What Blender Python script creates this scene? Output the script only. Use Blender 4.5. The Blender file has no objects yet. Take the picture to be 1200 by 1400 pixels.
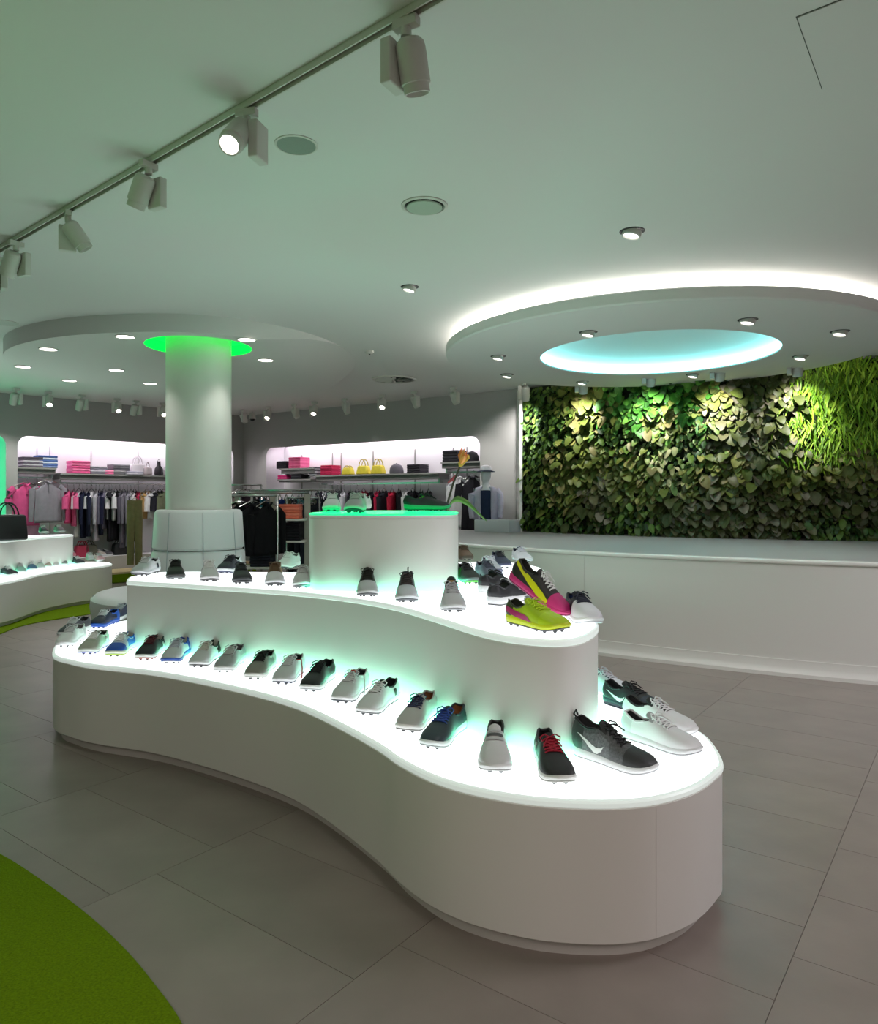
import bpy, bmesh, math, random
from mathutils import Vector, Matrix
random.seed(7)
C = bpy.context.scene.collection
PI = math.pi
# ------------------------------------------------------------------ camera, world, exposure
H, F, CX, HY = 1.40, 1000.0, 600.0, 680.0      # eye height, focal length in px, horizon row of a 1200x1400 frame
cam = bpy.data.cameras.new('camera'); cam.sensor_fit = 'HORIZONTAL'; cam.sensor_width = 36; cam.lens = 36*F/1200
cam.shift_y = -(700-HY)/1200; cam.clip_end = 60
co = bpy.data.objects.new('camera', cam); C.objects.link(co); co.location = (0, 0, H); co.rotation_euler = (PI/2, 0, 0)
sc = bpy.context.scene; sc.camera = co
w = bpy.data.worlds.new('world'); sc.world = w; w.use_nodes = True
w.node_tree.nodes['Background'].inputs[0].default_value = (.8, .85, .85, 1); w.node_tree.nodes['Background'].inputs[1].default_value = .05
sc.view_settings.view_transform = 'Standard'; sc.view_settings.look = 'None'; sc.view_settings.gamma = 1
sc.view_settings.use_curve_mapping = False; sc.view_settings.exposure = 0.27
sc.cycles.max_bounces = 8; sc.cycles.diffuse_bounces = 5; sc.cycles.sample_clamp_indirect = 4
def area(name, loc, sx, sy, power, col=(1, 1, 1), rot=(0, 0, 0)):
    l = bpy.data.lights.new(name, 'AREA'); l.shape = 'RECTANGLE'; l.size = sx; l.size_y = sy; l.energy = power; l.color = col
    o = bpy.data.objects.new(name, l); C.objects.link(o); o.location = loc; o.rotation_euler = rot; return o
area('fill_light', (-1.6, -1.6, 2.9), 3.0, 2.0, 46, (1, .84, .78))  # added warm fill behind the camera, no fixture modelled; lifts floor and podium front
area('fill_light', (2.8, -1.2, 2.9), 3.0, 2.0, 42, (1, .87, .84))  # added fill behind the camera, towards the partition side; no fixture modelled
area('green_fill_light', (-3.3, 1.7, 1.9), 1.6, 1.2, 9, (.35, 1, .35), (0, -PI*.80, 0))  # added free-floating lamp out of view, aimed up to tint the ceiling green
area('fill_light', (4.2, 2.6, 2.9), 2.0, 1.4, 62, (.97, .93, 1))  # added fill out of view to the right, brightens partition front and floor
def spot(loc, target, power, size=60, col=(1, .97, .93), blend=.95, parent=None, r=.03):
    l = bpy.data.lights.new('spot_lamp', 'SPOT'); l.energy = power; l.color = col; l.spot_size = math.radians(size); l.spot_blend = blend
    l.shadow_soft_size = r
    o = bpy.data.objects.new('spot_lamp', l); C.objects.link(o)
    o.location = loc; o.rotation_euler = (Vector(target)-Vector(loc)).to_track_quat('-Z', 'Y').to_euler(); return o
# ------------------------------------------------------------------ helpers
def at(px, py, Z):                      # where the sight line of a photo pixel meets the level Z
    d = (H-Z)*F/(py-HY); return Vector(((px-CX)/F*d, d))
def zat(py, d): return H-(py-HY)/F*d
def lin(c):
    if isinstance(c, str):
        c = c.lstrip('#'); c = ''.join(x*2 for x in c) if len(c) == 3 else c; c = [int(c[i:i+2], 16)/255 for i in (0, 2, 4)]
    return tuple((x/12.92 if x <= .04045 else ((x+.055)/1.055)**2.4) for x in c)
MATS = {}
def mat(col, rough=.5, metal=0, emit=0, ecol=None, noise=0, nscale=30, bump=0, bscale=120, spec=.5, trans=0, rnd=0, name=None, coat=0):
    key = (col, rough, metal, emit, ecol, noise, nscale, bump, bscale, spec, trans, rnd, coat)
    if key in MATS: return MATS[key]
    m = bpy.data.materials.new(name or 'surface'); m.use_nodes = True; nt = m.node_tree; b = nt.nodes['Principled BSDF']
    c = lin(col); b.inputs['Base Color'].default_value = (*c, 1); b.inputs['Roughness'].default_value = rough
    b.inputs['Metallic'].default_value = metal; b.inputs['Specular IOR Level'].default_value = spec
    b.inputs['Transmission Weight'].default_value = trans; b.inputs['Coat Weight'].default_value = coat
    if emit: b.inputs['Emission Color'].default_value = (*lin(ecol or col), 1); b.inputs['Emission Strength'].default_value = emit
    last = None
    if noise or bump: tc = nt.nodes.new('ShaderNodeTexCoord')
    if noise:
        n = nt.nodes.new('ShaderNodeTexNoise'); n.inputs['Scale'].default_value = nscale; n.inputs['Detail'].default_value = 6
        nt.links.new(tc.outputs['Object'], n.inputs['Vector'])
        r = nt.nodes.new('ShaderNodeMapRange'); r.inputs[3].default_value = 1-noise; r.inputs[4].default_value = 1+noise
        r.inputs[1].default_value = .25; r.inputs[2].default_value = .75
        nt.links.new(n.outputs['Fac'], r.inputs[0]); last = r.outputs[0]
    if rnd:
        oi = nt.nodes.new('ShaderNodeObjectInfo'); r2 = nt.nodes.new('ShaderNodeMapRange')
        r2.inputs[3].default_value = 1-rnd; r2.inputs[4].default_value = 1+rnd; nt.links.new(oi.outputs['Random'], r2.inputs[0])
        if last:
            mm = nt.nodes.new('ShaderNodeMath'); mm.operation = 'MULTIPLY'; nt.links.new(last, mm.inputs[0]); nt.links.new(r2.outputs[0], mm.inputs[1]); last = mm.outputs[0]
        else: last = r2.outputs[0]
    if last:
        v = nt.nodes.new('ShaderNodeVectorMath'); v.operation = 'SCALE'; v.inputs[0].default_value = c
        nt.links.new(last, v.inputs['Scale']); nt.links.new(v.outputs[0], b.inputs['Base Color'])
    if bump:
        n2 = nt.nodes.new('ShaderNodeTexNoise'); n2.inputs['Scale'].default_value = bscale; n2.inputs['Detail'].default_value = 4
        nt.links.new(tc.outputs['Object'], n2.inputs['Vector'])
        bp = nt.nodes.new('ShaderNodeBump'); bp.inputs['Strength'].default_value = bump; bp.inputs['Distance'].default_value = .004
        nt.links.new(n2.outputs['Fac'], bp.inputs['Height']); nt.links.new(bp.outputs[0], b.inputs['Normal'])
    MATS[key] = m; return m
def mesh(name, V, Fc, m, parent=None, smooth=True, idx=None, auto=None):
    me = bpy.data.meshes.new(name); me.from_pydata([tuple(v) for v in V], [], Fc)
    for k in (m if isinstance(m, (list, tuple)) else [m]): me.materials.append(k)
    if idx: me.polygons.foreach_set('material_index', idx)
    bm = bmesh.new(); bm.from_mesh(me); bmesh.ops.recalc_face_normals(bm, faces=bm.faces)
    if auto and smooth:
        for e in bm.edges:
            if len(e.link_faces) == 2 and e.calc_face_angle(0) > auto: e.smooth = False
    bm.to_mesh(me); bm.free()
    if smooth: me.polygons.foreach_set('use_smooth', [True]*len(me.polygons))
    me.update()
    o = bpy.data.objects.new(name, me); C.objects.link(o)
    if parent: o.parent = parent
    return o
def share(o, name, parent, loc=(0, 0, 0), rot=(0, 0, 0), scale=(1, 1, 1), m=None):
    c = bpy.data.objects.new(name, o.data); C.objects.link(c); c.parent = parent; c.location = loc; c.rotation_euler = rot; c.scale = scale; return c
def tag(o, label, cat, group=None, kind=None):
    o['label'] = label; o['category'] = cat
    if group: o['group'] = group
    if kind: o['kind'] = kind
    return o
def thing(name, label, cat, loc=(0, 0, 0), rz=0, group=None):
    o = bpy.data.objects.new(name, None); C.objects.link(o); o.location = loc; o.rotation_euler = (0, 0, rz); o.empty_display_size = .1
    return tag(o, label, cat, group)
def struct(o): o['kind'] = 'structure'; return o
def copy_tree(o, parent=None):
    c = o.copy(); C.objects.link(c)
    if parent: c.parent = parent
    for ch in o.children: copy_tree(ch, c)
    return c
class MB:
    def __init__(s): s.V = []; s.F = []; s.I = []
    def add(s, V, Fc, i=0, M=None):
        n = len(s.V); s.V += [(M @ Vector(v)) if M else Vector(v) for v in V]; s.F += [tuple(n+k for k in f) for f in Fc]; s.I += [i]*len(Fc); return s
    def box(s, a, b, i=0, M=None):
        (x0, y0, z0), (x1, y1, z1) = a, b
        return s.add([(x0, y0, z0), (x1, y0, z0), (x1, y1, z0), (x0, y1, z0), (x0, y0, z1), (x1, y0, z1), (x1, y1, z1), (x0, y1, z1)],
                     [(0, 3, 2, 1), (4, 5, 6, 7), (0, 1, 5, 4), (1, 2, 6, 5), (2, 3, 7, 6), (3, 0, 4, 7)], i, M)
    def lathe(s, prof, n=24, i=0, M=None, sx=1, sy=1, caps=True):
        V = []; Fc = []
        for r, z in prof:
            for k in range(n): a = 2*PI*k/n; V.append((r*math.cos(a)*sx, r*math.sin(a)*sy, z))
        for j in range(len(prof)-1):
            for k in range(n): Fc.append((j*n+k, j*n+(k+1) % n, (j+1)*n+(k+1) % n, (j+1)*n+k))
        if caps:
            if prof[0][0] > 1e-6: Fc.append(tuple(range(n-1, -1, -1)))
            if prof[-1][0] > 1e-6: Fc.append(tuple((len(prof)-1)*n+k for k in range(n)))
        return s.add(V, Fc, i, M)
    def tube(s, pts, r, n=6, i=0, M=None, closed=False):
        pts = [Vector(p) for p in pts]; V = []; Fc = []; N = len(pts)
        for j, p in enumerate(pts):
            if closed: t = pts[(j+1) % N]-pts[j-1]
            else: t = pts[min(j+1, N-1)]-pts[max(j-1, 0)]
            t = t.normalized() if t.length > 1e-9 else Vector((0, 0, 1))
            a = Vector((0, 0, 1)) if abs(t.z) < .9 else Vector((1, 0, 0)); u = t.cross(a).normalized(); v = t.cross(u)
            rr = r[j] if isinstance(r, (list, tuple)) else r
            for k in range(n): q = 2*PI*k/n; V.append(p+u*rr*math.cos(q)+v*rr*math.sin(q))
        for j in range(N if closed else N-1):
            for k in range(n): Fc.append((j*n+k, j*n+(k+1) % n, ((j+1) % N)*n+(k+1) % n, ((j+1) % N)*n+k))
        if not closed: Fc += [tuple(range(n-1, -1, -1)), tuple((N-1)*n+k for k in range(n))]
        return s.add(V, Fc, i, M)
    def obj(s, name, m, parent=None, smooth=False, auto=.6): return mesh(name, s.V, s.F, m, parent, smooth, s.I, auto)
def rbox(name, sx, sy, sz, r, m, parent=None, seg=3, taper=0, sag=0):   # rounded box standing on z=0, optionally narrower at the top
    bm = bmesh.new(); bmesh.ops.create_cube(bm, size=1)
    for v in bm.verts:
        k = 1-taper*(v.co.z+.5); v.co = Vector((v.co.x*sx*k, v.co.y*sy*k, (v.co.z+.5)*sz))
    bmesh.ops.bevel(bm, geom=bm.edges[:], offset=min(r, sz*.49, sx*.49, sy*.49), segments=seg, profile=.5, affect='EDGES')
    if sag:
        for v in bm.verts: v.co.z += sag*math.sin(v.co.x*37+v.co.y*23)*v.co.z/sz; v.co.x += sag*math.sin(v.co.z*90)
    me = bpy.data.meshes.new(name); bm.to_mesh(me); bm.free(); me.materials.append(m)
    me.polygons.foreach_set('use_smooth', [True]*len(me.polygons))
    o = bpy.data.objects.new(name, me); C.objects.link(o)
    if parent: o.parent = parent
    return o
def spline(pts, n=8, closed=True):
    P = [Vector(p) for p in pts]; N = len(P); out = []
    for i in range(N if closed else N-1):
        if closed: p0, p1, p2, p3 = P[i-1], P[i], P[(i+1) % N], P[(i+2) % N]
        else: p0, p1, p2, p3 = P[max(i-1, 0)], P[i], P[i+1], P[min(i+2, N-1)]
        for k in range(n):
            t = k/n; out.append(.5*((2*p1)+(p2-p0)*t+(2*p0-5*p1+4*p2-p3)*t*t+(3*p1-p0-3*p2+p3)*t**3))
    if not closed: out.append(P[-1])
    return out
def ccw(o):
    A = sum(o[i-1].x*o[i].y-o[i].x*o[i-1].y for i in range(len(o))); return o if A > 0 else o[::-1]
def inset(o, d):
    r = []; N = len(o)
    for i in range(N):
        t = (o[(i+1) % N]-o[i-1]); t = t.normalized() if t.length > 1e-9 else Vector((1, 0)); r.append(o[i]+Vector((-t.y, t.x))*d)
    return r
def loft(name, outline, rings, m, parent=None, cap0=True, cap1=True, idx=None, auto=.5):
    """rings of (inset, z) along one plan outline"""
    o = ccw([Vector(p) for p in outline]); N = len(o); V = []; Fc = []; I = []
    for k, (d, z) in enumerate(rings):
        for p in (inset(o, d) if d else o): V.append((p.x, p.y, z))
    for k in range(len(rings)-1):
        for i in range(N): Fc.append((k*N+i, k*N+(i+1) % N, (k+1)*N+(i+1) % N, (k+1)*N+i)); I.append(idx[k] if idx else 0)
    if cap0: Fc.append(tuple(range(N-1, -1, -1))); I.append(0)
    if cap1: Fc.append(tuple((len(rings)-1)*N+i for i in range(N))); I.append(idx[-1] if idx else 0)
    return mesh(name, V, Fc, m, parent, True, I, auto)
def holed(name, outer, holes, z, m, parent=None, flip=False):      # flat sheet with round holes
    bm = bmesh.new(); ed = []
    for loop in [outer]+holes:
        vs = [bm.verts.new((p[0], p[1], z)) for p in loop]
        ed += [bm.edges.new((vs[i-1], vs[i])) for i in range(len(vs))]
    bmesh.ops.triangle_fill(bm, use_beauty=True, use_dissolve=False, edges=ed)
    bmesh.ops.recalc_face_normals(bm, faces=bm.faces)
    me = bpy.data.meshes.new(name); bm.to_mesh(me); bm.free(); me.materials.append(m)
    o = bpy.data.objects.new(name, me); C.objects.link(o)
    if parent: o.parent = parent
    return o
def circle(cx, cy, r, n=64): return [Vector((cx+r*math.cos(2*PI*k/n), cy+r*math.sin(2*PI*k/n))) for k in range(n)]
def interp(tab, x):
    if x <= tab[0][0]: return tab[0][1]
    for (a, va), (b, vb) in zip(tab, tab[1:]):
        if x <= b: t = (x-a)/(b-a); t = t*t*(3-2*t)*.5+t*.5; return va+(vb-va)*t
    return tab[-1][1]
# ------------------------------------------------------------------ common materials
WHITE = mat('#e4e2de', .38, name='white_lacquer'); PAINT = mat('#d6d6d4', .8, name='ceiling_paint'); WALLP = mat('#a6a4a3', .85, name='wall_paint')
NICHE = mat('#e2dfe4', .7, name='niche_white'); LEATH = mat('#dcdde0', .42, bump=.15, bscale=90, name='white_leatherette')
GREYM = mat('#8b8a88', .5, name='grey_laminate'); DARK = mat('#2a2a2a', .5); BLACKM = mat('#16161a', .6); FIT = mat('#c9c8c2', .45, name='white_fitting')
CHROME = mat('#b9b9b9', .25, 1); GLOW = mat('#ffffff', .4, emit=9, ecol='#fff6ea', name='lamp_glow'); GLOWS = mat('#ffffff', .4, emit=4.5, ecol='#fff8f0')
LEDW = mat('#ffffff', .4, emit=7, ecol='#fbfaf6', name='led_white')
TOP1 = mat('#f4fffa', .25, emit=1.15, ecol='#f8fcff', name='lit_acrylic'); EDGE = mat('#e6ece8', .3, emit=.34, ecol='#f2fffa', name='acrylic_edge')
TOPG = mat('#30e090', .25, emit=1.1, ecol='#05f08a', name='green_lit_acrylic'); EDGEG = mat('#30d090', .3, emit=.8, ecol='#10e89a')
TEALC = '#7cffd0'; LEDN = mat('#ffffff', .4, emit=7.5, ecol='#fff6fb', name='niche_led'); TEAL = mat('#5fd0b0', .4, emit=8, ecol=TEALC, name='teal_led'); GREENL = mat('#10d060', .5, emit=1.1, ecol='#04e648', name='green_cove')
GREENP = mat('#10d080', .5, emit=1.6, ecol='#08e592', name='green_backlit_panel')
def carpet_mat(col):
    return mat(col, .95, noise=.3, nscale=150, bump=1, bscale=160, spec=.1, name='green_carpet')
CARPET = carpet_mat('#6f8c0c')
# ------------------------------------------------------------------ room shell
ZC = 3.0
def line_px(px, p0, dr):                # parameter along a plan line where the sight line of column px crosses it
    k = (px-CX)/F; return (k*p0[1]-p0[0])/(dr[0]-k*dr[1])
LW0 = Vector((-6.5, 11.4)); LWD = Vector((2.5, 2.8)).normalized(); LWN = Vector((LWD.y, -LWD.x))
RW0 = Vector((-3.28, 13.97)); RWD = Vector((3.9, -2.79)).normalized(); RWN = Vector((RWD.y, -RWD.x))
def on(wall, px, off):                  # point on a line parallel to a wall, off metres into the room
    p0, d, n = (LW0, LWD, LWN) if wall == 'L' else (RW0, RWD, RWN)
    q = p0+n*off; return q+d*line_px(px, q, d)
corner_t = None
# floor: tiles in rows, a grout bed below
A = Vector((math.sin(math.radians(36.6)), math.cos(math.radians(36.6)))); B = Vector((-A.y, A.x))
floor = struct(mesh('floor', [(-9.5, -4, -.003), (7.5, -4, -.003), (7.5, 15.5, -.003), (-9.5, 15.5, -.003)], [(0, 1, 2, 3)], mat('#857d76', .9), smooth=False))
TILE = mat('#928781', .34, noise=.13, nscale=3.2, rnd=.045, bump=.06, bscale=40, name='stone_tile')
TILE.node_tree.nodes['Principled BSDF'].inputs['Specular IOR Level'].default_value = .45
tw, tl, g = 1.0, .43, .0011
def tile_box(mb, M=None): return mb.box((-tl/2+g, -tw/2+g, -.011), (tl/2-g, tw/2-g, 0), 0, M)
cand = []
for i in range(-9, 18):
    for j in range(-12, 40):
        a = .07+.43*j+(.215 if i % 2 else 0)+.03*math.sin(i*5); b = -.036+1.0*i
        c = A*a+B*b
        if not (-9.2 < c.x < 7.2 and -3.5 < c.y < 15): continue
        px = CX+F*c.x/c.y if c.y > .6 else -9999
        vis = c.y > 1.5 and -120 < px < 1320
        cand.append((0 if vis else 1, c.length, c, i))
cand.sort(key=lambda t: t[:2])
proto = None; rest = MB(); ang = math.atan2(A.y, A.x)
for n, (v, L, c, i) in enumerate(cand):
    if n < 290 and v == 0:
        if proto is None: proto = tile_box(MB()).obj('tile', TILE, floor); proto.location = (c.x, c.y, 0); proto.rotation_euler = (0, 0, ang)
        else: share(proto, 'tile', floor, (c.x, c.y, 0), (0, 0, ang))
    else: tile_box(rest, Matrix.Translation((c.x, c.y, 0)) @ Matrix.Rotation(ang, 4, 'Z'))
r_ = rest.obj('tiles_beyond', TILE, floor); r_['kind'] = 'stuff'
struct(MB().box((-9.5, -4, ZC), (7.5, 15.5, ZC+.1)).obj('ceiling', PAINT))
struct(MB().box((-9.1, -4, 0), (-9.0, 9, ZC)).obj('wall_left', WALLP)); struct(MB().box((7.0, -4, 0), (7.1, 8.2, ZC)).obj('wall_right', WALLP))
struct(MB().box((-9.1, -4.1, 0), (7.1, -4.0, ZC)).obj('wall_front', WALLP))
def niche_wall(name, P0, D, N, u0, u1, holes, m, depth=.45):
    """upright wall with rounded recesses; local u runs along D, recess goes away from the room"""
    bm = bmesh.new(); ed = []
    def W(u, z, off=0): p = P0+D*u+N*off; return (p.x, p.y, z)
    loops = [[(u0, 0), (u1, 0), (u1, ZC), (u0, ZC)]]
    for ua, ub, za, zb, r in holes:
        L = []
        for cx, cz, a0 in ((ub-r, zb-r, 0), (ua+r, zb-r, 90), (ua+r, za+r, 180), (ub-r, za+r, 270)):
            for k in range(7): a = math.radians(a0+15*k); L.append((cx+r*math.cos(a), cz+r*math.sin(a)))
        loops.append(L)
    for L in loops:
        vs = [bm.verts.new(W(*p)) for p in L]; ed += [bm.edges.new((vs[i-1], vs[i])) for i in range(len(vs))]
    bmesh.ops.triangle_fill(bm, use_beauty=True, edges=ed)
    me = bpy.data.meshes.new(name); bm.to_mesh(me); bm.free(); me.materials.append(m)
    o = struct(bpy.data.objects.new(name, me)); C.objects.link(o)
    for L, hm in zip(loops[1:], [h for h in holes]):
        n = len(L); zt_ = max(p[1] for p in L); V = [W(*p) for p in L]+[W(p[0], p[1]+(.13 if p[1] > zt_-.2 else 0), -depth) for p in L]
        Fc = [(i, (i+1) % n, n+(i+1) % n, n+i) for i in range(n)]+[tuple(n+i for i in range(n))]
        mesh('niche_lining', V, Fc, NICHE, o, True, None, .5)
    return o
uL = lambda px: line_px(px, LW0, LWD); uR = lambda px: line_px(px, RW0, RWD)
ZN = 2.36
cu = uL(343)                            # the corner of the two back walls
cpt = LW0+LWD*cu; cr = (cpt-RW0).dot(RWD)
wl = niche_wall('wall_back_left', LW0, LWD, LWN, -3.6, cu, [(uL(24), uL(319), .40, ZN, .16), (-3.0, uL(8), .55, ZN, .16)], WALLP)
wr = niche_wall('wall_back_right', RW0, RWD, RWN, cr-.02, uR(713), [(uR(364), uR(656), .40, ZN-.02, .16)], WALLP)
# LED bars under the niche heads, and panel joints behind the shelves
def wallbar(name, wall, ua, ub, z0, z1, o0, o1, m, parent=None):
    p0, d, n = (LW0, LWD, LWN) if wall == 'L' else (RW0, RWD, RWN); V = []
    for z in (z0, z1):
        for u, o in ((ua, o0), (ub, o0), (ub, o1), (ua, o1)): p = p0+d*u+n*o; V.append((p.x, p.y, z))
    return mesh(name, V, [(3, 2, 1, 0), (4, 5, 6, 7), (0, 1, 5, 4), (1, 2, 6, 5), (2, 3, 7, 6), (3, 0, 4, 7)], m, parent, False)
wallbar('led_strip', 'L', uL(30), uL(312), ZN+.035, ZN+.045, -.34, -.20, LEDN, wl)
wallbar('led_strip', 'R', uR(372), uR(648), ZN+.015, ZN+.025, -.34, -.20, LEDN, wr)
wallbar('backlit_panel', 'L', -2.98, uL(8)-.02, .62, ZN-.05, -.44, -.42, GREENP, wl)
for px in (65, 83, 140, 205, 262): wallbar('panel_joint', 'L', uL(px)-.006, uL(px)+.006, .45, 2.25, -.449, -.44, GREYM, wl)
for px in (389, 431, 443, 487, 545, 598, 617): wallbar('panel_joint', 'R', uR(px)-.008, uR(px)+.008, .45, 2.22, -.449, -.435, GREYM, wr)
wallbar('baseboard_left', 'L', -3.6, cu, 0, .12, 0, .012, GREYM)['kind'] = 'structure'
# ------------------------------------------------------------------ curved leafy wall, ledge in front
LF = spline([(1.2, 10.72), (1.95, 9.98), (2.78, 9.28), (3.85, 8.72), (5.0, 8.33), (6.2, 8.02), (7.1, 7.85)], 10, False)
V = []; Fc = []
for p in LF: V += [(p.x, p.y, 0), (p.x, p.y, ZC)]
for i in range(len(LF)-1): Fc.append((2*i, 2*i+2, 2*i+3, 2*i+1))
struct(mesh('wall_back_curved', V, Fc, WALLP))
# low partition
FR = spline([(-.35, 9.6), (-.25, 8.9), (.0, 8.2), (.27, 7.72), (.74, 7.2), (1.42, 6.56), (2.39, 5.95), (3.3, 5.5), (4.3, 5.12), (5.6, 4.72), (6.95, 4.4)], 8, False)
back = [Vector((6.95, 7.75))]+[p+Vector((-.03, -.06)) for p in reversed(LF[:-5])]+[Vector((.9, 10.75)), Vector((.2, 11.2))]
PO = FR+back
lp = thing('low_partition', 'long curved white low partition with rounded capping in front of the leafy wall', 'partition')
off = lambda d: [FR[i]+Vector(((FR[min(i+1, len(FR)-1)]-FR[max(i-1, 0)]).normalized().y*-1, (FR[min(i+1, len(FR)-1)]-FR[max(i-1, 0)]).normalized().x))*d for i in range(len(FR))]
def ledge(name, d0, prof, m):           # sweep a profile (outward, z) along the front curve
    V = []; Fc = []; n = len(prof)
    for i in range(len(FR)):
        t = (FR[min(i+1, len(FR)-1)]-FR[max(i-1, 0)]).normalized(); nn = Vector((t.y, -t.x))
        if nn.y > 0: nn = -nn
        for o, z in prof: q = FR[i]+nn*(o+d0); V.append((q.x, q.y, z))
    for i in range(len(FR)-1):
        for k in range(n-1): Fc.append((i*n+k, (i+1)*n+k, (i+1)*n+k+1, i*n+k+1))
    return mesh(name, V, Fc, m, lp, True, None, .7)
seam = min(range(len(FR)), key=lambda i: abs(CX+F*FR[i].x/FR[i].y-798))
def panel(i0, i1):
    V = []; Fc = []
    P = FR[i0:i1+1]; P = list(P)
    if i0: P[0] = P[0]+(P[1]-P[0])*.02
    for p in P: V += [(p.x, p.y, .12), (p.x, p.y, .872)]
    for p in P: V += [(p.x, p.y+.02, .12), (p.x, p.y+.02, .872)]
    n = len(P)
    for i in range(n-1): Fc += [(2*i, 2*i+2, 2*i+3, 2*i+1), (2*n+2*i, 2*n+2*i+1, 2*n+2*i+3, 2*n+2*i+2)]
    Fc += [(0, 1, 2*n+1, 2*n), (2*n-2, 4*n-2, 4*n-1, 2*n-1)]
    mesh('front_panel', V, Fc, WHITE, lp, True, None, .5)
panel(0, seam); panel(seam, len(FR)-1)
ledge('nosing', 0, [(-.05, .875), (.012, .875), (.022, .882), (.026, .893), (.022, .904), (.01, .91), (-.08, .91)], mat('#efeeea', .25))
ledge('plinth', 0, [(-.03, .125), (.012, .125), (.016, .07), (.03, .045), (.06, .028), (.065, .0)], WHITE)
loft('capping', PO, [(0.03, .80), (.03, .908)], mat('#a9a8a7', .6), lp, True, True)
# ------------------------------------------------------------------ living wall
lw = thing('living_wall', 'tall curved wall of dense mixed green foliage behind the white partition', 'plant wall')
LEN = [0]
for i in range(1, len(LF)): LEN.append(LEN[-1]+(LF[i]-LF[i-1]).length)
def lf(u):
    for i in range(1, len(LF)):
        if u <= LEN[i] or i == len(LF)-1:
            t = (u-LEN[i-1])/(LEN[i]-LEN[i-1]); d = (LF[i]-LF[i-1]).normalized(); return LF[i-1]+(LF[i]-LF[i-1])*t, Vector((d.y, -d.x)), d
V = []; Fc = []
for p in LF[1:]: V += [(p.x-.02, p.y-.03, .92), (p.x-.02, p.y-.03, 2.98)]
for i in range(len(LF)-2): Fc.append((2*i, 2*i+2, 2*i+3, 2*i+1))
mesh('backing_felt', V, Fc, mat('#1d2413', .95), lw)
p, n_, d_ = lf(.02)
MB().box((p.x-.06, p.y-.22, .9), (p.x-.02, p.y+.08, 2.99)).obj('edge_trim', mat('#eceae6', .4), lw)
LEAFM = {}
def leafm(k):
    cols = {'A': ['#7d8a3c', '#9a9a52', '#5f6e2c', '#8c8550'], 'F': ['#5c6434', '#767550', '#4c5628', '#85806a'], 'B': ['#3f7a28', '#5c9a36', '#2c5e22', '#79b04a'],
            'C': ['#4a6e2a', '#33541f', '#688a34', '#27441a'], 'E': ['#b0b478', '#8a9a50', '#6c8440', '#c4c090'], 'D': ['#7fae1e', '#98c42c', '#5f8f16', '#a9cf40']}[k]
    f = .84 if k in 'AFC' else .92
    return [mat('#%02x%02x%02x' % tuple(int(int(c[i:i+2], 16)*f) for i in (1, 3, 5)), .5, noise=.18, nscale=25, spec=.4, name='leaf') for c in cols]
SPK = 'AFBCED'; ALLM = []
for k in SPK: ALLM += leafm(k)
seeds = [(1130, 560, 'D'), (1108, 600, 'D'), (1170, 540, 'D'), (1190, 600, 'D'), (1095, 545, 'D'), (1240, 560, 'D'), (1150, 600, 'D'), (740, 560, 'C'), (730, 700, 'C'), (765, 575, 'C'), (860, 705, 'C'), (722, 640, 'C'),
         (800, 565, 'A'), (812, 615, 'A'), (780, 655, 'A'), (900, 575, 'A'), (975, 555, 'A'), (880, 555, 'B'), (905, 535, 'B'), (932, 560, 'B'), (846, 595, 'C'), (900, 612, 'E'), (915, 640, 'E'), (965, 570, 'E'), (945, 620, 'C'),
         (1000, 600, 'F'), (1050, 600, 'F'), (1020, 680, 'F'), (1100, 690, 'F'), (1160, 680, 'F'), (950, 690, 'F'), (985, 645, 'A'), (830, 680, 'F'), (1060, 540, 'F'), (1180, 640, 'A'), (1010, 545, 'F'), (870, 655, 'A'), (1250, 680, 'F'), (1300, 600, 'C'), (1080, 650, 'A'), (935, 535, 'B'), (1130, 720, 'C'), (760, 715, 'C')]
def leaf_shape(kind, sz, rng):
    """points of one leaf: along +y from stalk to tip, cupped and curled"""
    if kind == 'D': Ln, Wd, ns = sz*1.2, sz*.15, 5
    elif kind in 'CE': Ln, Wd, ns = sz*.8, sz*.52, 4
    else: Ln, Wd, ns = sz*1.05, sz*.86, 4
    V = []; Fc = []
    for i in range(ns+1):
        t = i/ns; wd = Wd*.5*math.sin(PI*min(1, (t*.92+.04)))**.55; y = Ln*t; z = -Ln*.35*t*t
        V += [(-wd, y, z+wd*.35), (0, y, z), (wd, y, z+wd*.35)]
    for i in range(ns):
        a = 3*i; Fc += [(a, a+1, a+4, a+3), (a+1, a+2, a+5, a+4)]
    return V, Fc
rng = random.Random(3); single = {}; mass = MB(); NS = 0
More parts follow.
